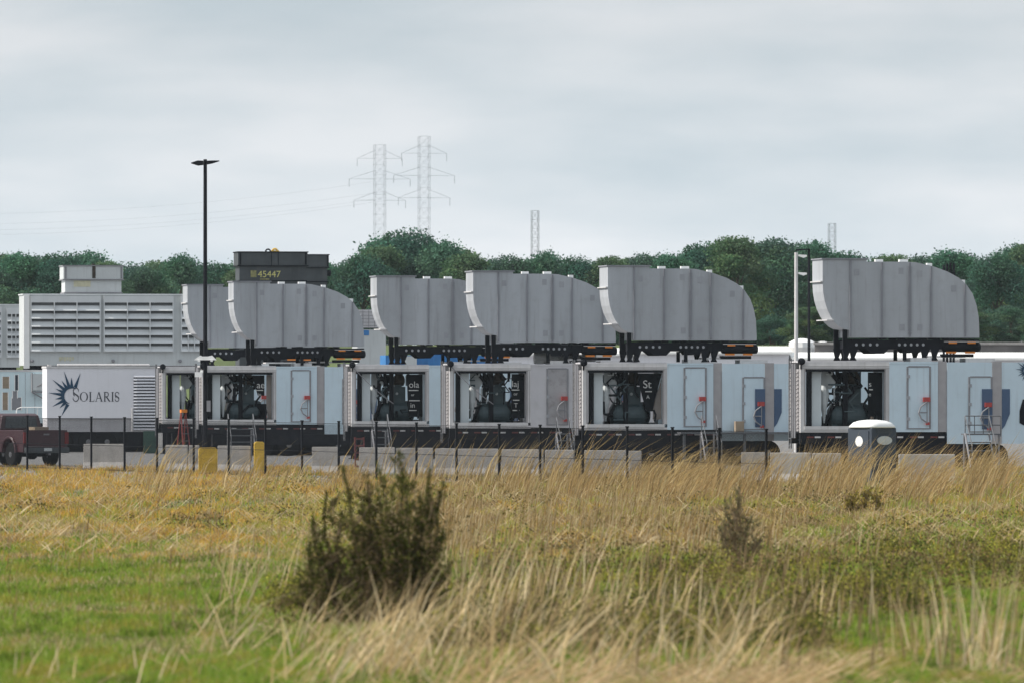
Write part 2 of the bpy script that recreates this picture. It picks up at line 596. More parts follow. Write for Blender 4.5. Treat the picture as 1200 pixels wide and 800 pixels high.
def lettering(mb, word, x, z, h, h1, y):
    """first letter of height h1, the rest of height h, standing on z"""
    k = 0
    for i, ch in enumerate(word):
        H = h1 if i == 0 else h
        st, w = glyph_strokes(ch)
        for pl, hw in st:
            hw = hw * (h / 1.0) * (1.15 if i == 0 else 1.0)
            for a, b in zip(pl[:-1], pl[1:]):
                ax, az, bx_, bz = x + a[0] * H, z + a[1] * H, x + b[0] * H, z + b[1] * H
                dx, dz = bx_ - ax, bz - az
                L = math.hypot(dx, dz) or 1e-6
                nx, nz_ = -dz / L * hw, dx / L * hw
                yy = y - 0.008 - 0.0003 * (k % 17)
                k += 1
                mb.add([(ax + nx, yy, az + nz_), (bx_ + nx, yy, bz + nz_), (bx_ - nx, yy, bz - nz_), (ax - nx, yy, az - nz_)], [(0, 1, 2, 3)])
        x += w * H * 1.06
    return x


def wheel(parent, x, y, z, r=0.5, w=0.3, axis='y', dual=False):
    mb = MB()
    mb.lathe([(r * .62, -w / 2), (r * .93, -w / 2), (r, -w * .36), (r, w * .36), (r * .93, w / 2), (r * .62, w / 2)], (x, y, z), 20, axis)
    wo = thing_part('wheel', parent)
    mb.build('tyre', M['rubber'], wo)
    mb = MB()
    mb.lathe([(r * .12, -w * .52), (r * .5, -w * .46), (r * .60, -w * .40), (r * .60, w * .40), (r * .5, w * .46), (r * .12, w * .52)], (x, y, z), 16, axis)
    mb.build('rim', M['rim'], wo)
    return wo


def thing_part(name, parent):
    o = link(bpy.data.objects.new(name, None))
    o.parent = parent
    o.empty_display_size = 0.1
    return o


def door(parent, x0, x1, z0, z1, y, m, handle=True, trim=0.035):
    d = MB().bx(x0, x1, y - 0.03, y + 0.02, z0, z1).build('door', m, parent)
    f = MB()
    f.bx(x0 - trim * 2, x0, y - 0.045, y - 0.002, z0 - trim, z1 + trim)
    f.bx(x1, x1 + trim * 2, y - 0.045, y - 0.002, z0 - trim, z1 + trim)
    f.bx(x0, x1, y - 0.045, y - 0.002, z1, z1 + trim * 1.6)
    f.bx(x0, x1, y - 0.045, y - 0.002, z0 - trim, z0)
    f.build('door_frame', M['trim'], d)
    for k in (.15, .5, .85):
        MB().bx(x0 - .06, x0 + .05, y - .07, y - .046, z0 + (z1 - z0) * k - .06, z0 + (z1 - z0) * k + .06).build('hinge', M['access'], d)
    if handle:
        zc = z0 + (z1 - z0) * 0.30
        h = MB()
        pts = [Vector((x1 - 0.10, y - 0.16, zc + 0.30)), Vector((x1 - 0.34, y - 0.17, zc + 0.12)), Vector((x1 - 0.42, y - 0.17, zc - 0.12)),
               Vector((x1 - 0.32, y - 0.17, zc - 0.33)), Vector((x1 - 0.10, y - 0.16, zc - 0.48))]
        h.path(pts, 0.028)
        h.tube((x1 - 0.42, y - 0.17, zc - 0.10), (x1 - 0.08, y - 0.16, zc - 0.10), 0.024)
        h.tube((x1 - 0.10, y - 0.16, zc + 0.32), (x1 - 0.10, y - 0.16, zc - 0.50), 0.02)
        h.build('handle', M['trim'], d)
        MB().bx(x1 - 0.24, x1 + 0.02, y - 0.18, y - 0.05, zc + 0.30, zc + 0.47).build('latch_box', M['red'], d)
        MB().bx(x1 - 0.13, x1 + 0.0, y - 0.15, y - 0.05, zc - 0.56, zc - 0.46).build('latch_box', M['red'], d)
    return d


def louver_end(mb, x, y0, y1, z0, z1):
    """grille on the left end wall"""
    n = int((z1 - z0) / 0.14)
    for i in range(n):
        z = z0 + (z1 - z0) * (i + .5) / n
        mb.bx(x - 0.05, x - 0.003, y0, y1, z - 0.018, z + 0.018)
    for i in range(4):
        y = y0 + (y1 - y0) * i / 3
        mb.bx(x - 0.06, x - 0.052, y - 0.02, y + 0.02, z0, z1)


def make_trailer(px, ptop, s, label, wall, dmat, sign, tarp='flat', length=13.2, cable=False, curtain=False, stairs=False, left_only=None):
    D = 10000 / s
    root = thing('turbine_trailer', label, 'trailer', ((px - 600) / s, D, 0), YAW, 'turbine trailers parked in a staggered row')
    W = 2.6
    P = M[wall]
    # opening frame
    f = MB()
    f.bx(0, 0.14, 0, 0.2, DECK, TOP - 0.3)
    f.bx(3.25, 3.36, 0, 0.2, DECK + .24, TOP - 0.3)
    f.bx(0, 3.36, 0, 0.22, TOP - 0.3, TOP - 0.03)
    f.bx(0.14, 3.36, 0.0, 0.2, DECK, DECK + 0.11)
    f.bx(0.14, 3.25, -0.04, 0.24, DECK + 0.112, DECK + 0.24)
    f.bx(0, 3.36, -0.03, -0.003, TOP - 0.19, TOP - 0.165)
    f.bx(0, 0.17, W - .2, W, DECK, TOP - 0.3)
    f.bx(3.22, 3.36, W - .2, W, DECK, TOP - 0.3)
    f.bx(0, 3.36, W - .22, W, TOP - 0.3, TOP - 0.03)
    f.bx(0.17, 3.22, W - .2, W, DECK, DECK + 0.3)
    f.build('opening_frame', M['frame'], root)
    f = MB()
    f.bx(.142, .20, .03, .18, DECK + .242, TOP - .302)
    f.bx(3.19, 3.248, .03, .18, DECK + .242, TOP - .302)
    f.bx(3.30, 3.325, -.012, -.002, DECK + .26, TOP - .31)
    f.bx(.0, 3.36, -.012, -.002, TOP - .285, TOP - .265)
    f.bx(.0, 3.36, -.012, -.002, DECK + .02, DECK + .04)
    f.build('seal_strip', M['pillar'], root)
    MB().bx(0.20, 3.19, 0.05, 0.26, TOP - 0.40, TOP - 0.303).build('header_beam', M['black_steel'], root)
    MB().bx(0.02, 3.36, 0.2, W - .2, TOP - 0.06, TOP - 0.0).build('roof', M['panel_grey'], root)
    MB().bx(0.0, 13.0, 0.24, W - .24, DECK - 0.02, DECK + 0.05).build('deck', M['dark_steel'], root)
    # left end: posts and grille
    e = MB()
    louver_end(e, 0.0, 0.35, W - .35, DECK + .1, TOP - .35)
    e.bx(-0.02, 0.03, 0.201, W - .201, DECK + .05, TOP - .3)
    e.build('end_grille', M['pillar'], root)
    e = MB()
    for y in (.28, .75):
        e.tube((-0.16, y, DECK - .2), (-0.16, y, TOP - .1), 0.04)
    e.build('end_pipe', M['trim'], root)
    l = MB()
    for y in (1.2, 1.65):
        l.tube((-0.14, y, .8), (-0.14, y, TOP + .1), 0.025)
    for i in range(11):
        l.tube((-0.14, 1.2, .9 + i * .28), (-0.14, 1.65, .9 + i * .28), 0.018)
    l.build('ladder', M['alu'], root)
    # machinery seen through the opening
    MB().bx(0.30, 0.48, 0.3, 0.5, DECK + .05, TOP - .31).build('inner_post', M['black_steel'], root)
    MB().bx(0.50, 0.86, 0.42, 0.50, DECK + .05, TOP - .31).build('inner_panel', M['inner_panel'], root)
    t = MB()
    t.lathe([(0.25, 0), (0.42, 0.10), (0.50, 0.25), (0.50, 1.35), (0.42, 1.52), (0.25, 1.6)], (1.25, 1.25, DECK + .62), 22, 'x')
    t.bx(1.35, 1.55, .85, 1.65, DECK + .05, DECK + .3)
    t.bx(2.25, 2.45, .85, 1.65, DECK + .05, DECK + .3)
    t.build('tank', M['tank'], root, smooth=False)
    b = MB()
    b.bx(1.95, 2.45, 0.95, 1.5, DECK + 1.0, DECK + 1.72)
    b.bx(2.0, 2.3, 1.0, 1.4, DECK + 1.72, DECK + 1.80)
    b.build('control_box', M['tank'], root)
    r_ = MB()
    r_.lathe([(0.10, -.25), (0.22, -.2), (0.25, 0), (0.22, .2), (0.10, .25)], (2.2, 1.2, DECK + 1.98), 12, 'x')
    r_.bx(2.05, 2.35, 1.0, 1.4, DECK + 2.1, DECK + 2.28)
    r_.build('turbocharger', M['rust'], root)
    br = MB()
    br.bx(1.72, 1.90, .62, .80, DECK + .05, TOP - .31)
    for a, b_ in (((1.0, .9, DECK + .1), (1.75, .9, TOP - .9)), ((1.25, .85, TOP - .35), (1.75, .85, TOP - 1.0)), ((1.55, .9, TOP - .35), (1.55, .9, DECK + 1.0))):
        br.tube(a, b_, 0.075, n=6)
    br.bx(1.55, 1.9, .9, 1.3, TOP - .8, TOP - .42)
    br.build('brace', M['black_steel'], root)
    pp = MB()
    pp.path([(1.42, .8, DECK + 1.0), (1.42, .8, DECK + 1.62), (1.52, .8, DECK + 1.72)], 0.028)
    pp.build('pipework', M['silver'], root)
    pp = MB()
    pp.path([(1.64, .82, DECK + 1.02), (1.64, .82, DECK + 1.5)], 0.03)
    pp.build('pipework', M['silver'], root)
    pp = MB()
    pp.path([(1.1, .7, TOP - .5), (1.32, .72, TOP - .5), (1.32, .72, TOP - .36)], 0.03)
    pp.build('pipework', M['silver'], root)
    pp = MB()
    pp.lathe([(0.03, 0), (.06, .02), (.06, .1), (.03, .12)], (2.08, .92, DECK + 1.42), 8, 'y')
    pp.build('pipework', M['silver'], root)
    fn = MB()
    fn.lathe([(0.03, 0), (0.10, .5), (0.20, 1.0), (0.17, 1.25), (.08, 1.4)], (1.02, .75, DECK + .35), 10, 'z')
    fn.add([(0.98, .9, TOP - .36), (1.42, .9, TOP - .36), (1.55, .9, TOP - .75), (1.3, .9, TOP - 1.05), (0.98, .9, TOP - 1.02),
            (0.98, 1.1, TOP - .36), (1.42, 1.1, TOP - .36), (1.55, 1.1, TOP - .75), (1.3, 1.1, TOP - 1.05), (0.98, 1.1, TOP - 1.02)],
           [(0, 1, 2, 3, 4), (9, 8, 7, 6, 5), (0, 5, 6, 1), (1, 6, 7, 2), (2, 7, 8, 3), (3, 8, 9, 4), (4, 9, 5, 0)])
    fn.build('intake_funnel', M['silver'], root)
    hs = MB()
    pts = [Vector((2.62 + .12 * math.sin(i * .9), .7 + .1 * math.cos(i * .7), DECK + .35 + i * .12)) for i in range(12)]
    hs.path(pts, 0.045)
    pts = [Vector((1.15 + i * .05, .66, DECK + 1.3 - .25 * math.sin(i * .35))) for i in range(12)]
    hs.path(pts, 0.03)
    hs.path([(2.9, .3, DECK + .35), (2.95, .28, DECK + .6), (2.86, .3, DECK + .8)], .04)
    hs.build('hose', M['black_steel'], root)
    rc = random.Random(int(px))
    for mname, kk in (('black_steel', 8), ('tank', 6)):
        for _ in range(kk):
            x, z, y_ = rc.uniform(.95, 2.5), rc.uniform(DECK + .5, TOP - .55), rc.uniform(.55, 1.0)
            hp = MB()
            pts_ = [Vector((x, y_, z))]
            for _k in range(rc.randint(2, 4)):
                d_ = rc.choice([(1, 0), (0, 1), (-1, 0), (0, -1), (.7, .7), (-.6, .8)])
                L_ = rc.uniform(.12, .5)
                q_ = pts_[-1] + Vector((d_[0] * L_, rc.uniform(-.05, .05), d_[1] * L_))
                q_.x = min(max(q_.x, .92), 2.6)
                q_.z = min(max(q_.z, DECK + .4), TOP - .36)
                pts_.append(q_)
            hp.path(pts_, rc.uniform(.02, .055 if mname != 'silver' else .03), 6)
            hp.build('pipe', M[mname], root)
    # black lettered cover on the right of the opening
    z1, z0 = TOP - .42, DECK + .42
    if tarp == 'flat':
        poly = [(2.44, z1), (3.12, z1), (3.12, z0), (2.5, z0)]
    elif tarp == 'vee':
        poly = [(2.2, z1), (3.2, z1), (2.92, z0 + .75), (2.84, z0 + .32), (2.6, z0 + .32), (2.42, z0 + .9)]
    elif tarp == 'slant':
        poly = [(2.28, z1), (2.86, z1), (2.86, z0 + .9), (2.56, z0 + .9), (2.42, z0 + 1.4)]
    else:
        poly = [(2.62, z1), (3.16, z1), (3.16, z0), (2.62, z0)]
    tp = MB().prism(poly, .36, .40).build('cover', M['tarp'], root)
    if sign:
        for (bd, sz, x, z) in sign:
            if bd == '-':
                MB().bx(x, x + sz, .345, .358, z, z + .04).build('underline', M['text_white'], tp)
            else:
                text_mesh('lettering', bd, sz, M['text_white'], tp, (x, .352, z))
    if tarp == 'vee':
        MB().prism([(3.2, z1 - .25), (3.2, DECK + .42), (2.86, DECK + .42), (2.88, z0 + .55)], .45, .49).build('side_plate', M['tan_tank'], root)
    if tarp == 'slant':
        MB().bx(2.46, 3.0, .8, 1.4, DECK + .05, DECK + .95).build('cabinet', M['black_steel'], root)
        MB().prism([(2.96, z1), (3.2, z1), (3.2, DECK + .1), (3.08, DECK + .1), (2.96, DECK + .9)], .45, .49).build('side_plate', M['tan_tank'], root)
    if curtain:
        MB().bx(1.95, 2.6, 1.7, 1.75, DECK + .6, TOP - .4).build('mesh_screen', M['blue_curtain'], root)
        c = MB()
        c.lathe([(.05, 0), (.2, .03), (.2, 1.85), (.12, 1.95), (.05, 1.98)], (3.0, .6, DECK + .1), 14, 'z')
        c.build('filter_column', M['tan_tank'], root)
    else:
        pass
    MB().bx(1.2, 2.5, 2.2, 2.3, DECK + .1, DECK + .6).build('rear_panel', M['dark_steel'], root)
    # enclosed module with its door
    w = MB()
    w.bx(3.362, 5.20, 0.0, W, DECK + .02, TOP - .03)
    w.bx(3.362, 5.20, -0.02, -0.003, TOP - .10, TOP - .03)
    w.build('module_wall', P, root)
    door(root, 4.08, 4.86, DECK + .17, TOP - .24, 0.0, M[dmat])
    MB().bx(5.202, 5.55, .05, W - .05, DECK + .02, TOP - .02).build('gasket_post', M['pillar'], root)
    MB().bx(5.552, 7.26, .0, W, 0.98, TOP - .05).build('module_wall', P, root)
    door(root, 6.42, 7.20, DECK + .05, TOP - .62, 0.0, M[dmat])
    MB().bx(7.262, 7.62, -.02, W - .05, 0.98, TOP - .02).build('gasket_post', M['pillar'], root)
    MB().bx(7.622, length, .0, W, 0.98, TOP - .05).build('module_wall', P, root)
    d = MB().prism([(6.86, DECK + .12), (7.255, DECK + .12), (7.255, DECK + 1.62), (6.86, DECK + 1.62)], -.075, -.05)
    d.prism([(7.63, DECK + .12), (7.74, DECK + .25), (7.93, DECK + .7), (7.93, DECK + 1.62), (7.63, DECK + 1.62)], -.03, -.004)
    d.build('blue_graphic', M['navy'], root)
    if not curtain:
        d = None
    else:
        d = MB()
        sun_logo(d, 8.60, TOP - .36, .24, -.003)
        d.build('sun_emblem', M['logo_dark'], root)
        d = MB().prism([(8.3, DECK + .35), (8.6, DECK + .2), (9.6, DECK + .2), (9.6, DECK + 1.5), (8.75, DECK + 1.52), (8.6, DECK + 1.3), (8.42, DECK + 1.22), (8.3, DECK + .8)], -.02, -.003)
        d.build('dark_graphic', M['black_steel'], root)
    # roof furniture
    h = MB()
    h.bx(4.2, 5.0, .2, 1.6, TOP - .03, TOP + .12)
    h.bx(4.85, 6.3, .25, 1.4, TOP + .13, TOP + .19)
    h.bx(6.3, 7.4, .2, 1.4, TOP - .05, TOP + .10)
    h.build('roof_hatch', M['frame'], root)
    fl = MB()
    fl.lathe([(.05, -.12), (.13, -.1), (.14, .05), (.08, .12)], (0.02, -.12, TOP - .02), 10, 'y')
    fl.tube((0.02, 0.0, TOP - .3), (0.02, -.05, TOP - .05), 0.035)
    fl.build('floodlight', M['black_steel'], root)
    if cable:
        MB().path([Vector((0.05 + 1.75 * k, -.10 - .1 * math.sin(k * 3), TOP - .12 - 1.55 * k - .10 * math.sin(k * math.pi))) for k in [i / 10 for i in range(11)]], .018, 5).build('cable', M['trim'], root)
    # chassis
    c = MB()
    for y in (.05, W - .25):
        c.bx(0.0, length - .2, y, y + .2, DECK - .42, DECK - .03)
    for i in range(12):
        c.bx(0.3 + i * 1.0, .42 + i * 1.0, .25, W - .25, DECK - .3, DECK - .05)
    c.bx(.4, 5.5, 1.2, 1.4, .45, DECK - .3)
    c.bx(.5, 2.2, .1, .9, .42, DECK - .43)
    c.bx(4.6, 5.6, .06, .9, .5, DECK - .43)
    c.build('chassis', M['dark_steel'], root)
    c = MB()  # dark skirt and inner sheet, added to stand in for shade under the trailer
    c.bx(.55, 6.9, .055, .085, .50, DECK - .43)
    c.bx(.3, 7.0, 1.9, 1.95, .02, DECK - .1)
    c.build('shade_skirt', M['dark_steel'], root)
    for i in range(9):
        x = .25 + i * .78
        MB().bx(x, x + .26, .03, .047, DECK - .20, DECK - .14).build('red_reflector', M['red_dull'], root)
        MB().bx(x + .30, x + .52, .03, .047, DECK - .20, DECK - .14).build('white_reflector', M['frame'], root)
    for x in (2.75, 3.95, 6.2, 7.4):
        wheel(root, x, .25, .5)
        wheel(root, x, W - .3, .5)
    for x in (0.25, 9.8):
        for y in (.3, W - .4):
            lg = MB().bx(x, x + .14, y, y + .14, 0.03, DECK - .4)
            lg.bx(x - .1, x + .24, y - .1, y + .24, 0, .031)
            lg.build('landing_leg', M['dark_steel'], root)
    return root


def tr_depth(s):
    return 10000 / s


TR = {}
SPEC = [
    ('A', 190, 25.3, 'mostly hidden trailer whose open end shows just right of the slotted logo container', 'panel_blue', 'panel_blue', None, 'slant', False, False),
    ('B', 237, 26.0, 'pale blue open sided trailer directly behind the tall black lamp post', 'panel_blue', 'panel_blue', [('ae', .42, 2.50, TOP - 1.0), ('-', .34, 2.46, TOP - 1.12), ('io', .2, 2.56, TOP - 1.35)], 'slant', False, True),
    ('C', 412, 27.3, 'open sided trailer whose black cover reads ola, with thin diagonal cable', 'panel_blue', 'panel_blue', [('ola', .38, 2.52, TOP - .98), ('-', .42, 2.52, TOP - 1.12), ('ur', .16, 2.62, TOP - 1.34), ('-', .46, 2.54, TOP - 1.56), ('in', .3, 2.58, TOP - 1.84), ('-', .32, 2.54, TOP - 1.98)], 'flat', True, False),
    ('D', 527, 28.5, 'weathered grey trailer with stained door in the middle of the row', 'panel_grey', 'door_dirty', [('laj', .36, 2.62, TOP - .95), ('-', .32, 2.62, TOP - 1.1), ('or', .18, 2.7, TOP - 1.3), ('-', .26, 2.68, TOP - 1.52), ('T', .26, 2.72, TOP - 1.8), ('-', .30, 2.66, TOP - 1.94)], 'narrow', True, False),
    ('E', 683, 29.8, 'pale blue trailer with vee shaped black cover lettered St in its opening', 'panel_blue', 'panel_blue', [('St', .44, 2.44, TOP - 1.0), ('-', .26, 2.54, TOP - 1.16), ('A', .2, 2.58, TOP - 1.42)], 'vee', False, False),
    ('F', 938, 31.5, 'nearest trailer at the right, pale blue with tan column in its opening behind portable toilet', 'panel_blue', 'panel_blue', [('s', .3, 2.64, TOP - .95), ('-', .14, 2.66, TOP - 1.08), ('e', .2, 2.64, TOP - 1.3)], 'narrow', False, False),
]
for (k, px, s, lab, wl, dm, sg, tp, cb, st) in SPEC:
    TR[k] = make_trailer(px, 0, s, lab, wl, dm, sg, tp, cable=cb, curtain=(k == 'F'), length=13.2 if k == 'F' else 12.4)
# the stray pieces on particular roofs
p = MB()
p.lathe([(.05, 0), (.22, .03), (.22, 1.0), (.15, 1.1), (.15, 2.6), (.05, 2.65)], (0, 0, 0), 12, 'x')
p.bx(.1, .4, -.2, .2, -.24, -.1)
o = p.build('vent_pipe', M['white'])
o.location = TR['D'].matrix_basis @ Vector((3.7, 1.6, TOP + .22))
o.rotation_euler = (0, 0, YAW)
tag(o, 'short white cylindrical pipe lying on the grey trailer roof beside duct support', 'pipe')

# ------------------------------------------------------------------ the exhaust ducts
def duct_profile():
    p = [(0.0, 7.80), (0.0, 6.95)]
    for i in range(1, 9):                       # left curve going down and in
        a = i / 8 * math.pi / 2
        p.append((1.05 * (1 - math.cos(a)), 6.95 - 1.75 * math.sin(a)))
    p += [(1.05, 4.92), (6.22, 4.92)]
    pr = [(6.22, 5.1), (6.19, 5.7), (6.10, 6.15), (5.95, 6.55), (5.72, 6.88), (5.40, 7.15), (4.95, 7.38), (4.35, 7.58), (3.7, 7.72), (3.3, 7.74), (1.74, 7.74)]
    return p + pr + [(1.74, 7.82), (0.0, 7.82)]


def ztop_at(x):
    pts = [(0, 7.82), (1.74, 7.82), (1.75, 7.74), (3.3, 7.74), (3.7, 7.72), (4.35, 7.58), (4.95, 7.38), (5.40, 7.15), (5.72, 6.88), (5.95, 6.55), (6.22, 5.1)]
    return float(np.interp(x, [a for a, _ in pts], [b for _, b in pts]))


def zbot_at(x):
    if x >= 1.05:
        return 4.93
    a = math.acos(max(-1, 1 - x / 1.05))
    return 6.95 - 1.75 * math.sin(a)


def make_duct(label):
    root = thing('exhaust_duct', label, 'duct', (0, 0, 0), YAW, 'grey curved ducts on the trailer roofs')
    y0, y1 = 0.15, 2.35
    MB().prism(duct_profile(), y0, y1).build('duct_shell', M['duct'], root)
    for x in (1.1, 2.35, 3.45, 4.3, 5.65):
        r = MB()
        zt, zb = ztop_at(x) - .02, zbot_at(x) + .03
        r.bx(x - .035, x + .035, y0 - .05, y0 - .002, zb, zt)
        MB().bx(x - .035, x + .035, y1 + .002, y1 + .05, zb, zt).build('rib', M['duct_rib'], root)
        if x == 3.45:
            n = 26
            for i in range(n):
                z = zb + .1 + (zt - zb - .2) * i / n
                r.bx(x - .07, x + .07, y0 - .062, y0 - .052, z, z + .05)
        r.build('rib', M['duct_rib'], root)
    for x, z in ((3.1, 7.4), (3.85, 7.3), (3.15, 5.3), (3.85, 5.3), (1.35, 7.35), (5.2, 6.75)):
        MB().bx(x - .1, x + .1, y0 - .012, y0 - .002, z - .12, z + .12).build('access_plate', M['access'], root)
    lip = MB()
    lip.bx(-.05, 1.8, y0 - .05, y1 + .05, 7.822, 7.87)
    lip.build('rim_flange', M['duct_rib'], root)
    MB().bx(-.09, -.002, y0 - .03, y1 + .03, 6.98, 7.02).build('end_flange', M['frame'], root)
    fl = MB()
    xa = .40
    fl.bx(xa - .24, xa + .04, y0 - .03, y1 + .03, zbot_at(xa) - .03, zbot_at(xa) + .01)
    fl.build('end_flange', M['frame'], root)
    for x, w in ((2.2, .3), (3.15, .34), (4.25, .2), (5.6, .16), (6.0, .12)):
        MB().bx(x, x + w, .7, .95, ztop_at(x) - .1, ztop_at(x) + .10).build('lifting_lug', M['white'], root)
    # support frame
    f = MB()
    for y in (.22, 2.1):
        f.bx(1.0, 6.1, y, y + .06, 4.50, 4.83)
        f.bx(1.2, 2.2, y + .002, y + .1, 4.832, 4.875)
        f.bx(3.35, 4.15, y + .002, y + .1, 4.832, 4.885)
        f.bx(3.2, 3.34, y + .004, y + .1, 4.078, 4.495)
        f.bx(.82, 1.0, y, y + .16, 4.50, 5.22)
        for x in (2.25, 3.0, 4.2, 4.75):
            f.bx(x, x + .3, y + .002, y + .12, 4.842, 4.91)
        for x0 in (.84, 1.12, 3.95, 4.35):
            f.prism([(x0 - .05, 4.515), (x0 + .30, 4.515), (x0 + .17, 4.2), (x0 + .24, 4.075), (x0 - .04, 4.075), (x0 + .02, 4.2)], y + .004, y + .1)
        f.prism([(1.75, 4.518), (2.65, 4.518), (2.45, 4.33), (2.0, 4.33)], y + .01, y + .07)
        f.prism([(3.3, 4.518), (3.95, 4.518), (3.85, 4.36), (3.45, 4.36)], y + .01, y + .07)
    for x in (1.05, 2.4, 3.6, 4.8, 5.9):
        f.bx(x, x + .12, .29, 2.09, 4.5, 4.8)
    f.build('support_frame', M['black_steel'], root)
    for x in (1.35, 1.62, 1.9, 2.17, 3.05, 3.28, 3.52, 3.76, 4.0):
        MB().lathe([(.02, -.012), (.055, -.010), (.055, -.002)], (x, .22, 4.66), 10, 'y').build('bolt_hole', M['access'], root)
    c = MB()
    c.lathe([(.1, 0), (.17, .05), (.18, .12), (.18, 1.42), (.17, 1.5), (.1, 1.55)], (4.75, .34, 4.58), 14, 'x')
    c.bx(4.8, 6.22, .2, .5, 4.78, 4.85)
    c.bx(4.72, 6.0, .2, .5, 4.2, 4.32)
    c.build('roller', M['black_steel'], root)
    for x in (5.0, 5.75):
        MB().bx(x, x + .32, .13, .152, 4.70, 4.76).build('reflector', M['orange'], root)
        MB().bx(x - .1, x + .3, .17, .192, 4.34, 4.41).build('reflector', M['orange'], root)
    q = MB()
    q.bx(4.82, 6.2, .155, .195, 4.765, 4.785)
    q.build('pale_strip', M['frame'], root)
    return root


DUCT = [(208, 25.2, 'A', 'leftmost grey curved duct, mostly hidden behind the second one'),
        (262, 26.0, 'B', 'grey curved duct just right of the black lamp post, in front of dark stacks'),
        (430, 27.3, 'C', 'grey curved duct whose right end is hidden, above the ola cover'),
        (543, 28.5, 'D', 'grey curved duct above the weathered grey trailer'),
        (701, 29.8, 'E', 'grey curved duct left of the white street lamp, second from right'),
        (953, 31.5, 'F', 'largest grey curved duct, standing alone at the right')]
d0 = make_duct(DUCT[0][3])
for i, (px, s, k, lab) in enumerate(DUCT):
    o = d0 if i == 0 else copy_tree(d0)
    o['label'] = lab
    D = 10000 / s
    o.location = ((px + 12 - 600) / s, D + .1, 0)
    o.scale = (.955, 1, 1)

# ------------------------------------------------------------------ the logo container
s = 24.6
root = thing('logo_container', 'white container with sunburst emblem, dark lettering SOLARIS and black slotted vent', 'container', ((55 - 600) / s, 10000 / s, 0), YAW)
Lc = 5.32
MB().bx(0, Lc, 0, 2.6, 1.62, TOP - .06).build('container_wall', M['panel_white'], root)
b = MB()
b.bx(0.02, Lc - .02, .06, 2.55, .98, 1.618)
b.build('lower_skirt', M['panel_grey'], root)
b = MB()
b.bx(-.03, Lc + .02, -.04, 2.64, TOP - .058, TOP + .04)
b.lathe([(.03, 0), (.05, .02), (.05, 4.4), (.03, 4.42)], (.5, .1, TOP + .1), 8, 'x')
b.bx(.05, .22, .0, .3, TOP + .042, TOP + .12)
b.build('roof_edge', M['frame'], root)
MB().bx(0, Lc, -.012, -.002, 1.60, 1.64).build('seam', M['trim'], root)
vt = MB()
for i in range(17):
    z = 1.16 + i * .148
    vt.bx(4.14, 5.2, -.03, .0 - .003, z, z + .058)
vt.build('vent_slot', M['text_dark'], root)
fr = MB()
for i in range(18):
    z = 1.09 + i * .148
    fr.add([(4.14, -.06, z - .02), (5.2, -.06, z - .02), (5.2, -.004, z + .07), (4.14, -.004, z + .07)], [(0, 1, 2, 3)])
fr.bx(4.08, 4.135, -.03, -.003, 1.05, 3.78)
fr.build('vent_blade', M['panel_white'], root)
lg = MB()
sun_logo(lg, 1.20, 2.68, .62, -.003)
lg.build('sun_emblem', M['logo_dark'], root)
lt = MB()
lettering(lt, 'SOLARIS', 1.22, 2.42, .46, .66, -.003)
lt.build('lettering', M['text_dark'], root)
ch = MB()
ch.bx(0, Lc, .3, 2.3, .55, .97)
ch.bx(.05, Lc, 1.3, 1.35, .02, .56)  # thin dark sheets here and next, added as shade below the container
ch.bx(0.2, 2.6, .25, .29, .25, .56)
ch.bx(.1, 1.8, .4, 1.2, .15, .6)
ch.bx(3.2, 4.4, .3, 1.2, .2, .6)
ch.build('chassis', M['dark_steel'], root)
for x in (.8, 2.0, 2.9):
    wheel(root, x, .35, .5)
MB().path([(Lc - 1.25, -.05, 1.0), (Lc - 1.25, -.05, 2.1)], .04).build('standpipe', M['frame'], root)
gb = MB().bx(0, .6, 0, .5, 0, 1.05)
gb.bx(.02, .58, -.02, -.003, .1, .95)
o = gb.build('utility_cabinet', M['green_box'], bevel=.02)
o.location = at(168, 0, 25.0) * Vector((1, 1, 0))
tag(o, 'small dull green cabinet on the gravel under the slotted vent', 'cabinet')

# ------------------------------------------------------------------ cabin at the left edge
s = 24.0
root = thing('control_cabin', 'pale cyan cabin at the left edge behind the maroon pickup', 'cabin', ((-70 - 600) / s, 10000 / s, 0), YAW)
MB().bx(0, 5.2, 0, 2.6, 1.35, 3.86).build('cabin_wall', M['cabin'], root)
e = MB().bx(-.02, 5.22, -.03, 2.63, 3.862, 3.95)
e.build('roof_edge', M['frame'], root)
for (x0, x1, z0, z1, m) in ((3.05, 3.36, 3.05, 3.62, 'tanbox'), (3.66, 3.80, 2.95, 3.70, 'text_dark'), (3.05, 3.30, 2.0, 2.85, 'tanbox'), (3.5, 3.95, 2.0, 2.6, 'trim'), (3.55, 3.75, 2.6, 2.92, 'trim')):
    wn = MB().bx(x0, x1, -.02, -.003, z0, z1).build('window', M[m], root)
    f = MB()
    f.bx(x0 - .04, x0, -.035, -.003, z0 - .04, z1 + .04)
    f.bx(x1, x1 + .04, -.035, -.003, z0 - .04, z1 + .04)
    f.build('window_frame', M['white'], wn)
j = MB()
for x in (4.15, 4.62, 5.05):
    j.bx(x, x + .015, -.008, -.002, 1.5, 3.8)
j.build('panel_joint', M['trim'], root)
jb = MB().bx(4.48, 5.0, -.45, -.02, 2.95, 3.75).build('junction_box', M['cool'], root)
fr = MB()
fr.bx(4.44, 4.48, -.47, -.003, 2.86, 3.8)
fr.bx(4.44, 5.28, -.47, -.43, 2.82, 2.9)
fr.tube((4.46, -.45, 2.85), (5.2, -.1, 2.45), .03)
fr.tube((5.2, -.45, 2.5), (5.2, -.45, 3.4), .03)
fr.tube((4.7, -.5, 3.15), (5.25, -.45, 3.4), .025)
fr.build('bracket', M['trim'], jb)
rl = MB()
rl.path([(3.6, -.7, 1.5), (3.7, -.7, 2.05), (3.9, -.7, 2.12), (5.2, -.7, 2.12)], .025)
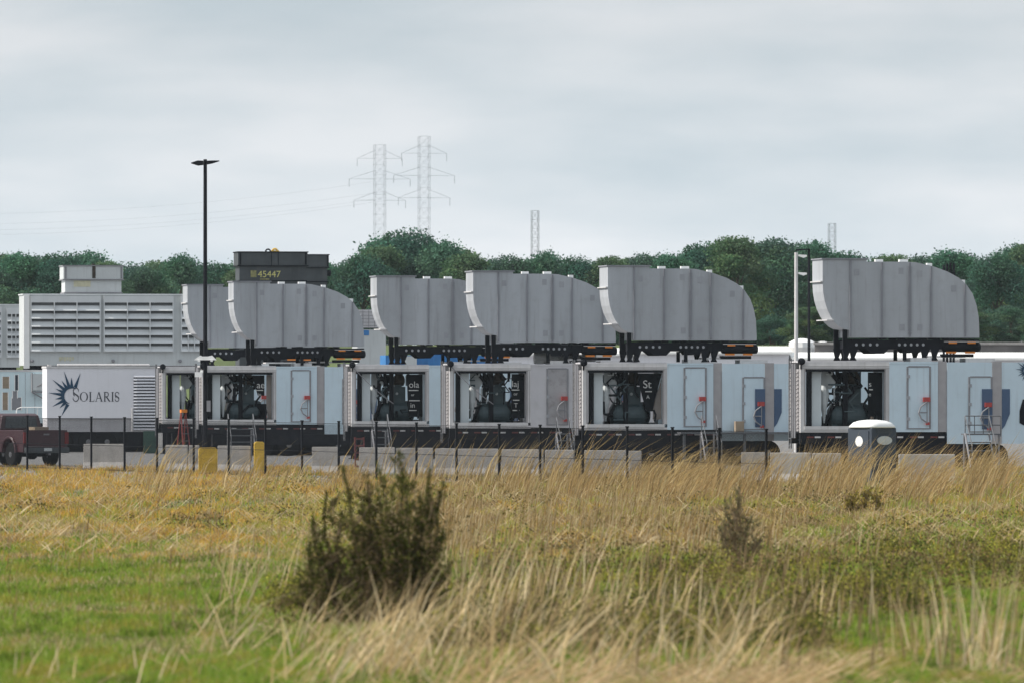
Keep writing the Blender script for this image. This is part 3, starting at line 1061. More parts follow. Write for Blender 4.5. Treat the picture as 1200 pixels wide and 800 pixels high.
for x in (4.2, 4.7, 5.2):
    rl.tube((x, -.7, 1.2), (x, -.7, 2.12), .02)
rl.build('handrail', M['white'], root)
c = MB()
c.bx(0, 5.2, .2, 2.4, .8, 1.348)
for x in (.3, 2.4, 4.6):
    c.bx(x, x + .3, .4, .7, 0, .8)
    c.bx(x, x + .3, 1.9, 2.2, 0, .8)
c.build('skid', M['dark_steel'], root)

# ------------------------------------------------------------------ louvered coolers behind
def make_cooler(px0, px1, ytop, ybot, s, panels, label):
    D = 10000 / s
    root = thing('louvered_cooler', label, 'cooler', ((px0 - 600) / s, D, 0), YAW, 'louvered grey coolers behind the trailers')
    X = lambda p: (p - px0) / s
    Z = lambda y: CAM_H - (y - HY) / s
    w, z0, z1 = X(px1), Z(ybot), Z(ytop)
    MB().bx(0, w, .12, 3.1, z0, z1 - .04).build('housing', M['cool'], root)
    MB().bx(-.05, w + .05, .05, 3.15, z1 - .038, z1 + .03).build('roof_edge', M['slat'], root)
    MB().bx(0.0, .30, 0, .118, z0 - .15, z1 - .04).build('corner_post', M['white'], root)
    for (a, b_, yt, yb) in panels:
        xa, xb, zt, zb = X(a), X(b_), Z(yt), Z(yb)
        ln = MB().bx(xa, xb, .09, .118, zb, zt).build('louver', M['louver_dark'], root)
        f = MB()
        f.bx(xa - .06, xa, -.05, .115, zb - .05, zt + .05)
        f.bx(xb, xb + .06, -.05, .115, zb - .05, zt + .05)
        f.bx(xa, xb, -.05, .115, zt - .30, zt + .05)
        f.bx(xa, xb, -.05, .115, zb - .05, zb)
        for k in (1, 2):
            x = xa + (xb - xa) * k / 3
            f.bx(x - .025, x + .025, -.10, .0, zb, zt - .3)
        f.build('louver_frame', M['slat'], ln)
        sl_ = MB()
        n = 6
        H = (zt - .3 - zb) / n
        for i in range(n):
            zz = zb + i * H
            th = .02
            sl_.add([(xa, -.09, zz), (xb, -.09, zz), (xb, .085, zz + H * .62), (xa, .085, zz + H * .62),
                     (xa, -.09, zz - th), (xb, -.09, zz - th), (xb, .085, zz + H * .62 - th), (xa, .085, zz + H * .62 - th)],
                    [(0, 1, 2, 3), (7, 6, 5, 4), (0, 4, 5, 1), (1, 5, 6, 2), (2, 6, 7, 3), (3, 7, 4, 0)])
        sl_.build('slat', M['slat'], ln)
    b = MB()
    for a in (px0 + 10, px1 - 26, (px0 + px1) / 2):
        b.lathe([(.03, -.1), (.09, -.08), (.09, .1)], (X(a), .05, z0 + .25), 10, 'y')
    b.build('drain_cap', M['trim'], root)
    lg = MB()
    for x in (.2, w * .5, w - .4):
        for y in (.3, 2.7):
            lg.bx(x, x + .2, y, y + .2, 0, z0)
    lg.bx(.2, w - .2, .35, 2.8, z0 - .28, z0 - .002)
    lg.build('leg_frame', M['dark_steel'], root)
    return root


c1 = make_cooler(28, 238, 345, 428, 22.0, [(37, 117, 348, 411), (123, 203, 348, 411), (214, 236, 348, 411)], 'large grey cooler with two wide louver panels under the small grey stack')
st = MB()
for i, x in enumerate((1.9, 2.02, 2.16, 2.3, 2.44, 2.58)):
    st.bx(x, x + .09, .10, .118, 4.5 + .05 * (i % 2), 4.72)
st.build('stencil', M['yellow_faint'], c1)
make_cooler(-110, 24, 357, 430, 20.2, [(-100, -40, 360, 416), (-34, 1, 360, 418), (9, 23.5, 362, 418)], 'farther grey cooler cut off by the left edge of the photo')


def make_stack(px, w, ytop, ymid, ybot, s, D_off, label, m, zbase, depth=2.4, mark=None):
    D = 10000 / s
    root = thing('exhaust_stack', label, 'stack', ((px - 600) / s, D + D_off, 0), YAW)
    Z = lambda y: CAM_H - (y - HY) / s
    W_ = w / s
    MB().bx(-.05, W_ + .05, 0, depth, Z(ymid), Z(ytop)).build('upper_box', M[m], root)
    b = MB()
    b.bx(-.10, W_ + .10, -.05, depth + .05, Z(ytop) + .003, Z(ytop) + .06)
    b.bx(-.10, W_ + .10, -.05, depth + .05, Z(ymid) - .06, Z(ymid) - .003)
    b.bx(-.02, W_ + .02, .02, depth - .02, Z(ybot) + .01, Z(ybot) + .07)
    b.build('flange', M['trim'] if m == 'cool' else M['black_steel'], root)
    MB().bx(.04, W_ - .04, .08, depth - .08, zbase, Z(ymid) - .062).build('lower_box', M[m], root)
    rb = MB()
    for k in (.02, .985):
        rb = MB()
        rb.bx(W_ * k - .05, W_ * k + .05, -.04, -.002, Z(ymid) + .03, Z(ytop) - .02)
        rb.build('stiffener', M['trim'] if m == 'cool' else M['black_steel'], root)
    return root, W_, Z


r1, W_, Z = make_stack(75, 68, 312, 327, 344, 22.0, .5, 'pale grey box stack with rust mark, standing on the louvered cooler', 'cool', 8.07)
MB().bx(W_ * .48, W_ * .48 + .18, -.03, -.003, Z(326), Z(311)).build('rust_streak', M['rust'], r1)
MB().bx(.5, 1.4, .06, .078, Z(336), Z(329)).build('stencil', M['yellow_faint'], r1)
MB().bx(W_ * .48, W_ * .48 + .15, .1, .25, Z(311), Z(309)).build('lifting_lug', M['rust'], r1)
r2, W_, Z = make_stack(280, 80, 296, 311, 330, 20.0, 0, 'dark grey box stack numbered 45447 in yellow', 'stack_dark', 0)
text_mesh('number', '45447', .54, M['stencil_yellow'], r2, (1.12, .076, Z(325.0)))
MB().bx(.70, 1.04, .06, .078, Z(325), Z(317)).build('stencil', M['stencil_dim'], r2)
MB().bx(1.25, 1.8, .06, .078, Z(328), Z(326.4)).build('stencil', M['stencil_dim'], r2)
e = MB()
for x, m in ((1.75, 'black_steel'),):
    e.path([Vector((x + .14 * math.cos(a), .3, Z(296) + .06 + .14 * math.sin(a))) for a in [i * math.pi / 6 for i in range(7)]], .05)
e.build('lifting_lug', M['black_steel'], r2)
e = MB().path([Vector((2.15 + .16 * math.cos(a), .3, Z(296) + .06 + .16 * math.sin(a))) for a in [i * math.pi / 6 for i in range(7)]], .06)
e.bx(1.95, 2.4, .2, .5, Z(296) + .06, Z(296) + .12)
e.build('lifting_lug', M['yellow'], r2)
e = MB()
for x in (1.9, 2.3):
    e.bx(x, x + .04, -.02, -.003, Z(311), Z(296))
e.build('tie_bar', M['black_steel'], r2)
r3, W_, Z = make_stack(356, 27, 298, 312, 330, 19.0, 4, 'narrow dark stack half hidden behind the numbered one', 'stack_dark', 0)
MB().lathe([(.05, 0), (.2, .02), (.2, .25), (.1, .3)], (W_ - .05, .5, Z(319)), 10, 'x').build('side_port', M['black_steel'], r3)

# small white plant room with tiled top, blue container, distant sheds
s = 21.0
root = thing('equipment_hut', 'pale grey hut with gridded top between the second and third ducts', 'hut', ((417 - 600) / s, 10000 / s, 0), YAW)
Z = lambda y: CAM_H - (y - HY) / s
MB().bx(0.1, 1.7, .1, 2.6, 0, Z(386)).build('hut_wall', M['cool'], root)
MB().prism([(-.1, Z(384)), (1.9, Z(384)), (1.7, Z(363)), (0.0, Z(363))], 0, 2.7).build('hood', M['panel_grey'], root)
gr = MB()
for i in range(5):
    z = Z(382) + i * .19
    gr.bx(-.08, 1.85, -.02, -.003, z, z + .025)
for i in range(6):
    x = .05 + i * .33
    gr.bx(x, x + .03, -.03, -.022, Z(383), Z(364))
gr.build('grid', M['trim'], root)
MB().bx(.25, .75, .075, .098, Z(393), Z(387)).build('stencil', M['blue'], root)

s = 22.5
root = thing('blue_container', 'bright blue container seen under the third duct', 'container', ((452 - 600) / s, 10000 / s, 0), YAW)
Z = lambda y: CAM_H - (y - HY) / s
MB().bx(0, 5.9, 0, 2.4, .15, Z(416)).build('container_wall', M['blue'], root)
rb = MB()
for i in range(20):
    x = .1 + i * .3
    rb.bx(x, x + .12, -.04, -.003, .3, Z(418))
rb.build('corrugation', M['blue'], root)
MB().prism([(2.5, Z(416) + .003), (4.6, Z(416) + .003), (4.2, Z(413)), (3.0, Z(413))], .3, 2.0).build('roof_cover', M['blue'], root)
MB().bx(1.0, 1.6, -.25, -.05, .2, Z(417)).build('side_cabinet', M['cool'], root)

WR = [(575, 742, 407, 'long white shed roof glimpsed under the fourth duct'),
      (748, 925, 405, 'long white shed roof glimpsed under the second duct from right'),
      (931, 1260, 412, 'long white shed roof running out at the right edge')]
for (a, b_, yt, lab) in WR:
    s = 17.5
    root = thing('white_shed', lab, 'shed', ((a - 600) / s, 10000 / s, 0), R(1))
    w = (b_ - a) / s
    zt = CAM_H - (yt - HY) / s
    MB().bx(0, w, .3, 11.7, 0, zt - .55).build('wall', M['panel_white'], root)
    MB().prism_yz([(0, zt - .548), (12, zt - .548), (12, zt - .4), (6, zt), (0, zt - .4)], -.2, w + .2).build('roof', M['white_roof'], root)
    dr = MB()
    for i in range(max(2, int(w / 4))):
        dr.bx(1.2 + i * 4, 2.6 + i * 4, .27, .297, .1, 2.6)
    dr.build('door', M['trim'], root)

s = 16.2
root = thing('retaining_wall', 'long brown grey wall below the trees at far right', 'wall', ((955 - 600) / s, 10000 / s, 0), 0)
MB().bx(0, 60, 0, .5, 0, CAM_H + (HY - 404) / s).build('wall_face', M['brown_wall'], root)
MB().bx(-.1, 60.1, -.1, .6, CAM_H + (HY - 404) / s + .003, CAM_H + (HY - 404) / s + .2).build('coping', M['concrete'], root)
tk = MB()
tk.lathe([(.2, 0), (1.25, .2), (1.4, .7), (1.35, 1.2), (.8, 1.5), (.2, 1.6)], (0, 0, 0), 16, 'z')
tk.lathe([(.2, 0), (1.0, .2), (1.05, .7), (.6, 1.2), (.2, 1.3)], (2.1, .3, 0), 16, 'z')
o = tk.build('white_tank', M['white'])
o.scale = (.72, .72, .72)
o.location = (((940 - 600) / 15.9), 10000 / 15.9, CAM_H + (HY - 410) / 15.9 - .3)
tag(o, 'pair of joined rounded white tanks beyond the white street lamp', 'tank')
tb = MB()
tb.bx(-1.5, 3.6, -1.4, 1.6, 0, o.location.z - .003)
t2 = tb.build('tank_plinth', M['brown_wall'])
t2.location = (o.location.x, o.location.y, 0)
tag(t2, 'brown block plinth carrying the rounded white tanks', 'plinth')

# ------------------------------------------------------------------ lamp posts
s = 28.5
root = thing('lamp_post', 'tall black lamp post with two flat heads and white cameras', 'lamp post', ((240.5 - 600) / s, 10000 / s, 0), 0)
zt = CAM_H - (187 - HY) / s
p = MB()
p.tube((0, 0, .25), (0, 0, zt), .095, .075, 12)
p.build('pole', M['black_steel'], root)
MB().bx(-.22, .22, -.22, .22, 0, .25).build('pole_base', M['concrete'], root)
for sx, dz in ((-1, -.06), (1, .03)):
    h = MB()
    h.prism([(sx * .08, zt - .22 + dz * .2), (sx * .08, zt - .06), (sx * .3, zt - .05), (sx * .58, zt - .08 + dz), (sx * .58, zt - .11 + dz), (sx * .30, zt - .2 + dz)], -.16, .16)
    h.build('lamp_head', M['black_steel'], root)
cm = MB()
zc = CAM_H - (419 - HY) / s
cm.prism([(-.46, zc - .09), (.46, zc - .09), (.40, zc - .02), (.28, zc + .1), (.12, zc + .06), (-.12, zc + .06), (-.2, zc + .1), (-.38, zc - .02)], -.15, .15)
cm.build('camera_mount', M['white'], root)
for x in (-.30, .22):
    MB().bx(x, x + .10, -.26, -.16, zc - .155, zc - .095).build('camera', M['white'], root)
cm = MB().bx(-.42, -.12, -.3, -.05, zc - .78, zc - .58)
cm.bx(-.2, -.08, -.2, .0, zc - .62, zc - .5)
cm.build('camera', M['white'], root)
MB().bx(.06, .22, -.12, .05, zc - 2.2, zc - 1.75).build('switch_box', M['trim'], root)

s = 24.5
root = thing('street_lamp', 'white street lamp with two small arms left of the largest duct', 'street lamp', ((933 - 600) / s, 10000 / s, 0), 0)
zt = CAM_H - (296 - HY) / s
MB().tube((0, 0, 0), (0, 0, zt), .105, .085, 12).build('pole', M['frame'], root)
for z in (zt - .1, zt - .95):
    MB().prism([(.1, z), (.5, z - .02), (.52, z - .1), (.36, z - .16), (.1, z - .08)], -.1, .1).build('lamp_head', M['white'], root)
s = 19.0
root = thing('street_lamp', 'thin black street lamp with left arm behind the largest duct', 'street lamp', ((948 - 600) / s, 10000 / s, 0), 0)
zt = CAM_H - (292 - HY) / s
MB().tube((0, 0, 0), (0, 0, zt), .10, .08, 10).build('pole', M['black_steel'], root)
MB().prism([(-.85, zt - .12), (-.8, zt), (.05, zt + .02), (.05, zt - .06)], -.12, .12).build('lamp_head', M['black_steel'], root)
s = 24.0
vp = MB()
for i, (x, h) in enumerate(((0, .42), (.16, .5), (.33, .55), (.48, .5))):
    vp.tube((x, 0, 0), (x, 0, CAM_H - (321 - HY) / s + h), .06, .06, 8)
vp.bx(-.08, .56, -.1, .1, CAM_H - (322 - HY) / s - .2, CAM_H - (322 - HY) / s + .1)
o = vp.build('vent_stack', M['black_steel'])
o.location = ((1106 - 600) / s, 10000 / s, 0)
tag(o, 'cluster of thin black vent tips rising behind the largest duct', 'vent')

# ------------------------------------------------------------------ fence
FP0, FS0, FP1, FS1 = 32, 31.8, 940, 40.3
fa = at(FP0, 0, FS0)
fb = at(FP1, 0, FS1)
fdir = Vector((fb.x - fa.x, fb.y - fa.y, 0))
flen = fdir.length
root = thing('chain_link_fence', 'low black post and wire fence between the field and the trailers', 'fence', (fa.x, fa.y, 0), math.atan2(fdir.y, fdir.x))
FH = 2.02
# posts follow the spacing in the photograph
pxs = [-110, -75, -40, -4, 32, 70, 107, 146, 184, 227, 268, 311, 354, 397, 441, 488, 535, 585, 633, 683, 735, 788, 843, 898]
xs = []
for q in pxs:
    # intersect the view ray with the fence line
    u = (q - 600) / 10000
    t_ = (u * fa.y - fa.x) / (fdir.x / flen - u * fdir.y / flen)
    xs.append(t_)
for x in xs:
    h = FH - .20 * max(0, min(1, x / flen))
    pm = MB().bx(x - .032, x + .032, -.032, .032, 0, h)
    pm.bx(x - .045, x + .045, -.045, .045, h - .002, h + .035)
    pm.build('post', M['black_steel'], root)
rl = MB()
for a, b_ in zip(xs[:-1], xs[1:]):
    ha, hb = [FH - .20 * max(0, min(1, x / flen)) for x in (a, b_)]
    for dz in (.06, 1.0, FH - .15):
        rl.tube((a + .05, 0, ha - dz), (b_ - .05, 0, hb - dz), .009, .009, 5)
rl.build('rail', M['black_steel'], root)
for a, b_ in zip(xs[:-1], xs[1:]):
    wm = MB()
    h = FH - .20 * max(0, min(1, a / flen)) - .10
    st_ = .11
    n = int((b_ - a + h) / st_)
    for i in range(n + 1):
        for sg in (1, -1):
            x0 = -h + i * st_
            p0, p1 = [x0, .08], [x0 + h, h]
            L = b_ - a
            if p0[0] < 0:
                p0 = [0, .08 + (-x0) * (h - .08) / h]
            if p1[0] > L:
                p1 = [L, .08 + (L - x0) * (h - .08) / h]
            if p1[0] <= p0[0]:
                continue
            if sg < 0:
                p0, p1 = [L - p0[0], p0[1]], [L - p1[0], p1[1]]
            wm.tube((a + p0[0], .02 * sg, p0[1]), (a + p1[0], .02 * sg, p1[1]), .0035, .0035, 3)
    wm.build('wire_mesh', M['black_steel'], root)

# ------------------------------------------------------------------ barriers, bins, ladders, stairs, toilet
def jersey(L):
    b = MB()
    prof = [(0, 0), (.0, .08), (.17, .30), (.235, .98), (.385, .98), (.45, .30), (.62, .08), (.62, 0)]
    b.prism_yz(prof, 0, L)
    return b


BAR = [(97, 146, 'concrete barrier right of the maroon pickup'),
       (193, 219, 'short concrete barrier left of the larger yellow block'),
       (221, 233, 'concrete barrier end touching the left of the larger yellow block'),
       (254, 270, 'concrete barrier end touching the right of the larger yellow block'),
       (271, 293, 'short concrete barrier left of the smaller yellow block'),
       (365, 396, 'lone concrete barrier left of the dark bush'),
       (420, 462, 'concrete barrier behind the left side of the bush tips'),
       (464, 507, 'concrete barrier behind the tallest bush tip'),
       (509, 534, 'short concrete barrier just right of the bush tips'),
       (536, 585, 'wide concrete barrier below the weathered trailer opening'),
       (587, 636, 'concrete barrier below the weathered trailer wall'),
       (638, 672, 'concrete barrier below the stained door'),
       (684, 735, 'wide concrete barrier below the vee covered opening'),
       (737, 752, 'short concrete barrier end before the leaning tall grass'),
       (868, 900, 'concrete barrier behind tall grass left of nearest trailer'),
       (902, 950, 'concrete barrier behind tall grass below nearest trailer end'),
       (952, 986, 'concrete barrier just left of the portable toilet'),
       (1054, 1120, 'concrete barrier right of the portable toilet')]
for (a, b_, lab) in BAR:
    s = 31.5 + (a - 97) / (986 - 97) * 5.5
    p0 = at(a, 0, s)
    o = jersey((b_ - a) / s).build('concrete_barrier', M['concrete'], bevel=.02)
    o.location = (p0.x, p0.y, 0)
    o.rotation_euler = (0, 0, R(random.uniform(-6, 2)))
    tag(o, lab, 'barrier', 'concrete barriers along the fence')
for (a, b_, yt, s, lab) in ((233, 255, 524, 33.5, 'larger faded yellow barrier block behind the fence'), (298, 310, 517, 32.6, 'smaller faded yellow block beside the grey stairs')):
    p0 = at(a, 0, s)
    h = CAM_H - (yt - HY) / s
    w = (b_ - a) / s
    m = MB().prism([(0, 0), (0, h - .06), (.06, h), (w - .06, h), (w, h - .06), (w, 0)], 0, .5)
    m.bx(.08, w - .08, -.02, -.003, .12, h * .5)
    o = m.build('yellow_block', M['yellow'], bevel=.02)
    o.location = (p0.x, p0.y, 0)
    o.rotation_euler = (0, 0, R(4))
    tag(o, lab, 'barrier')

# orange step ladder
s = 28.5
p0 = at(215, 0, s)
root = thing('step_ladder', 'orange and red step ladder standing below the leftmost opening', 'ladder', (p0.x, p0.y, 0), R(25))
H = CAM_H - (483 - HY) / s
sd = MB()
for x in (-.17, .17):
    sd.tube((x, -.45, 0), (x * .6, 0, H), .026, n=6)
sd.build('front_rail', M['ladder_red'], root)
sd = MB()
for x in (-.17, .17):
    sd.tube((x, .45, 0), (x * .6, 0.03, H), .026, n=6)
sd.build('rear_rail', M['ladder_red'], root)
sd = MB()
for i in range(6):
    k = (i + 1) / 7
    sd.bx(-.17 + .07 * k, .17 - .07 * k, -.45 + .45 * k - .04, -.45 + .45 * k + .05, H * k, H * k + .03)
sd.build('rung', M['alu'], root)
MB().bx(-.13, .13, -.09, .09, H, H + .13).build('top_cap', M['orange'], root)


def stairs(px, s, zt, w, n, label, rail=True, plat=.0):
    p0 = at(px, 0, s)
    root = thing('access_stairs', label, 'stairs', (p0.x, p0.y, 0), YAW, 'metal access stairs')
    t = MB()
    for i in range(n):
        z = zt * (i + 1) / n
        t.bx(0, w, -.26 * (n - i), -.26 * (n - i) + .27, z - .04, z)
    if plat:
        t.bx(0, plat, .012, .9, zt - .05, zt)
    t.build('tread', M['alu'], root)
    g_ = MB()
    for x in (-.03, w + .03):
        g_.tube((x, -.26 * n, .02), (x, .0, zt), .035, n=6)
    for x in (0, max(w, plat)):
        g_.bx(x - .03, x + .03, .3, .36, 0, zt - .052)
    g_.build('stringer', M['trim'], root)
    if rail:
        h = MB()
        for x in ([-.03, w + .03] + ([plat] if plat else [])):
            if x != plat:
                h.tube((x, -.26 * n, .1), (x, -.26 * n, 1.0), .02, n=6)
                h.tube((x, -.26 * n, 1.0), (x, 0, zt + .62), .02, n=6)
            h.tube((x, 0, zt - .1), (x, 0, zt + .62), .02, n=6)
        if plat:
            for z in (.3, .62):
                h.tube((0, .02, zt + z), (plat, .02, zt + z), .02, n=6)
            for k in range(1, 4):
                h.tube((plat * k / 4, .02, zt), (plat * k / 4, .02, zt + .62), .015, n=6)
        h.build('handrail', M['alu'], root)
    return root


stairs(268, 27.8, 1.35, 1.0, 5, 'grey metal stairs leading up to the trailer by the lamp post')
stairs(437, 29.5, 1.4, .55, 5, 'thin railed stairs before the ola covered opening')
stairs(823, 31.2, 1.4, .5, 5, 'narrow railed stairs before the door with red latch, second trailer from right')
stairs(1132, 33.2, 1.45, .8, 5, 'railed platform stairs at the far right trailer door', plat=1.25)
stairs(653, 30.2, 1.3, .45, 5, 'narrow stairs below the stained grey door')
sl_ = MB()
for x in (0, .34):
    sl_.bx(x, x + .05, 0, .06, 0, 1.25)
for i in range(5):
    sl_.bx(.05, .34, .01, .05, .12 + i * .26, .18 + i * .26)
o = sl_.build('short_ladder', M['red_dull'])
o.location = at(416, 0, 31.5) * Vector((1, 1, 0))
o.rotation_euler = (R(-9), 0, R(10))
tag(o, 'short red and white ladder leaning by the lone barrier', 'ladder')

bxx = MB().bx(0, .34, 0, .4, 0, .42)
bxx.bx(.02, .32, -.012, -.003, .05, .37)
o = bxx.build('cardboard_box', M['tanbox'], bevel=.01)
pl = MB().bx(-2.3, 3.1, -1.0, 0, -.08, 0)
for x in (-2.2, 0.2, 2.9):
    pl.bx(x, x + .1, -.9, -.8, -1.25, -.082)
pl = pl.build('walkway', M['alu'])
wp = TR['E'].matrix_basis @ Vector((6.05, -.02, 1.33))
pl.location = wp
pl.rotation_euler = (0, 0, YAW)
tag(pl, 'grey walkway platform along the trailer wall left of nearest trailer', 'platform')
o.location = TR['E'].matrix_basis @ Vector((6.0, -.55, 1.332))
o.rotation_euler = (0, 0, YAW)
tag(o, 'tan box sitting on the grey walkway by the second trailer from right', 'box')

# portable toilet
s = 36.6
p0 = at(1022, 0, s)
root = thing('portable_toilet', 'navy portable toilet with rounded white roof before the nearest trailer', 'toilet', (p0.x, p0.y, 0), R(42))
w = .552
hz = 1.78
MB().bx(-w, w, -w, w, .12, hz).build('cabin', M['toilet'], root, bevel=.03)
MB().bx(-w - .04, w + .04, -w - .04, w + .04, 0, .118).build('base', M['toilet_grey'], root)
rf = MB()
lay = [(w + .05, hz + .002), (w + .06, hz + .05), (w - .05, hz + .17), (w - .2, hz + .23), (.12, hz + .26)]
n = 24
vs_, fs_ = [], []
for r_, z in lay:
    for i in range(n):
        a = 2 * math.pi * i / n + math.pi / n
        c_, s_ = math.cos(a), math.sin(a)
        k = (abs(c_) ** 6 + abs(s_) ** 6) ** (-1 / 6)
        vs_.append((r_ * k * c_, r_ * k * s_, z))
for j in range(len(lay) - 1):
    for i in range(n):
        fs_.append((j * n + i, j * n + (i + 1) % n, (j + 1) * n + (i + 1) % n, (j + 1) * n + i))
fs_.append(tuple(range((len(lay) - 1) * n, len(lay) * n)))
fs_.append(tuple(range(n - 1, -1, -1)))
rf.add(vs_, fs_)
rf.build('roof', M['white'], root, smooth=True)
MB().tube((.0, 0, hz + .24), (0, 0, hz + .36), .05, .05, 10).build('vent_pipe', M['rust'], root)
dr = MB().bx(-w - .025, -w - .003, -.42, .42, .2, hz - .1).build('door', M['toilet'], root)
q = MB()
q.lathe([(.02, -.04), (.17, -.035), (.17, -.028)], (-w, .0, 1.35), 16, 'x')
q.build('round_sign', M['white'], dr)
q = MB()
n = 20
q.add([(.33 * math.cos(2 * math.pi * i / n), -w - .03, 1.38 + .14 * math.sin(2 * math.pi * i / n)) for i in range(n)] +
      [(.33 * math.cos(2 * math.pi * i / n), -w - .002, 1.38 + .14 * math.sin(2 * math.pi * i / n)) for i in range(n)],
      [tuple(range(n))] + [(i, (i + 1) % n, (i + 1) % n + n, i + n) for i in range(n)])
q.build('oval_sign', M['cool'], root)
vv = MB()
for i in range(4):
    vv.bx(-.35, .35, -w - .02, -w - .003, 1.62 + i * .035, 1.63 + i * .035)
    vv.bx(-.35, .35, -w - .012, -w - .004, .4 + i * .2, .42 + i * .2)
vv.build('side_vent', M['toilet_grey'], root)

# ------------------------------------------------------------------ maroon pickup
s = 30.0
p0 = at(55, 0, s)
root = thing('pickup_truck', 'maroon crew cab pickup truck seen from behind at the left edge', 'pickup truck', (p0.x, p0.y, 0), R(31))
HWID = .98
bed = MB()
# bed sides and lower body as a yz profile with wheel arches
def arch(cy, r, n=8):
    return [(cy + r * math.cos(math.pi * i / n), .55 + r * math.sin(math.pi * i / n) * 1.0) for i in range(n + 1)]
low = [(.12, .55)] + [(y, z) for y, z in reversed(arch(1.25, .50))] + [(y, z) for y, z in reversed(arch(4.95, .50))] + [(5.95, .55), (6.05, .75), (6.05, 1.1), (5.9, 1.28), (4.45, 1.38), (2.15, 1.42), (.12, 1.42)]
for x0, x1 in ((-HWID, -HWID + .16), (HWID - .16, HWID)):
    bed.prism_yz(low, x0, x1)
bed.bx(-HWID + .161, HWID - .161, .2, 5.8, .62, .78)
bed.bx(-HWID + .161, HWID - .161, 4.45, 5.85, .79, 1.30)
bed.bx(-HWID + .161, HWID - .161, 2.1, 2.2, .79, 1.42)
bed.build('body', M['truck'], root, bevel=.03)
fl = MB()
for sg in (-1, 1):
    pts = [(1.25 + .58 * math.cos(math.pi * i / 10), .55 + .58 * math.sin(math.pi * i / 10)) for i in range(11)]
    for (ya, za), (yb, zb) in zip(pts[:-1], pts[1:]):
        fl.tube((sg * (HWID + .03), ya, za), (sg * (HWID + .03), yb, zb), .06, n=6)
fl.build('fender_flare', M['truck'], root)
cab = MB()
cz = [(2.15, 1.422), (2.22, 1.98), (2.45, 2.06), (4.0, 2.06), (4.4, 1.9), (4.95, 1.40), (4.9, 1.385), (4.45, 1.384)]
n = len(cz)
vs_ = []
for x, inset in ((-1, 0), (1, 0)):
    for y, z in cz:
        k = HWID - .03 - .16 * max(0, (z - 1.42) / .64)
        vs_.append((x * k, y, z))
cab.add(vs_, [tuple(range(n)), tuple(range(2 * n - 1, n - 1, -1))] + [(i, i + n, (i + 1) % n + n, (i + 1) % n) for i in range(n)])
cab.build('cab', M['truck'], root, bevel=.03)
gw = MB()
gw.add([(-.72, 2.155, 1.50), (.72, 2.155, 1.50), (.66, 2.205, 1.95), (-.66, 2.205, 1.95), (-.72, 2.135, 1.50), (.72, 2.135, 1.50), (.66, 2.185, 1.95), (-.66, 2.185, 1.95)],
       [(0, 1, 2, 3), (7, 6, 5, 4), (0, 4, 5, 1), (1, 5, 6, 2), (2, 6, 7, 3), (3, 7, 4, 0)])
gw.build('rear_window', M['glass'], root)
for sg in (-1, 1):
    for ya, yb in ((2.5, 3.3), (3.4, 4.3)):
        k0, k1 = HWID - .018 - .16 * .1, HWID - .018 - .16 * .8
        w_ = MB().add([(sg * k0, ya, 1.50), (sg * k0, yb, 1.50), (sg * k1, yb - .08, 1.95), (sg * k1, ya, 1.95)], [(0, 1, 2, 3)])
        w_.build('side_window', M['glass'], root)
tg = MB().bx(-HWID + .165, HWID - .165, .06, .14, .80, 1.42)
tg.bx(-HWID + .3, HWID - .3, .045, .058, .9, 1.1)
tg = tg.build('tailgate', M['truck'], root, bevel=.02)
MB().bx(-.12, .12, .025, .058, 1.22, 1.28).build('handle', M['rim'], tg)
bp = MB().bx(-HWID + .02, HWID - .02, -.08, .10, .52, .74).build('rear_bumper', M['stack_dark'], root, bevel=.03)
MB().bx(-.17, .17, -.10, -.083, .60, .72).build('licence_plate', M['cool'], bp)
MB().bx(-.06, .06, -.22, -.0, .44, .515).build('tow_hitch', M['rim'], bp)
for sg in (-1, 1):
    x0, x1 = sorted((sg * (HWID - .16), sg * (HWID + .005)))
    MB().bx(x0, x1, .05, .119, .88, 1.34).build('tail_light', M['taillight'], root)
    for y in (1.25, 4.95):
        wheel(root, sg * (HWID - .17), y, .46, .46, .30, 'x')
    mr = MB().bx(sg * (HWID + .02) if sg > 0 else -HWID - .26, HWID + .26 if sg > 0 else -HWID - .02, 4.2, 4.3, 1.45, 1.75)
    mr.build('side_mirror', M['black_steel'], root)
ax = MB().tube((-.8, 1.25, .46), (.8, 1.25, .46), .09, n=8)
ax.lathe([(.05, -.2), (.2, -.1), (.2, .1), (.05, .2)], (0, 1.25, .46), 10, 'y')
ax.bx(-.5, .5, .3, 5.2, .5, .6)
ax.build('underframe', M['black_steel'], root)
tb = MB().bx(0, .62, 0, .5, 0, .45)
tb.bx(.04, .58, -.02, -.003, .05, .4)
o = tb.build('crate', M['tanbox'], bevel=.01)
mtx = root.matrix_basis
o.location = mtx @ Vector((.2, 1.4, .783 + .30))
o.rotation_euler = (0, 0, R(31))
b2 = MB().bx(0, .62, 0, .5, 0, .297).build('cargo_box', M['dark_steel'])
b2.location = mtx @ Vector((.2, 1.4, .783))
b2.rotation_euler = (0, 0, R(31))
tag(o, 'tan crate riding high in the bed of the maroon pickup', 'crate')
tag(b2, 'dark box under the tan crate in the maroon pickup bed', 'box')

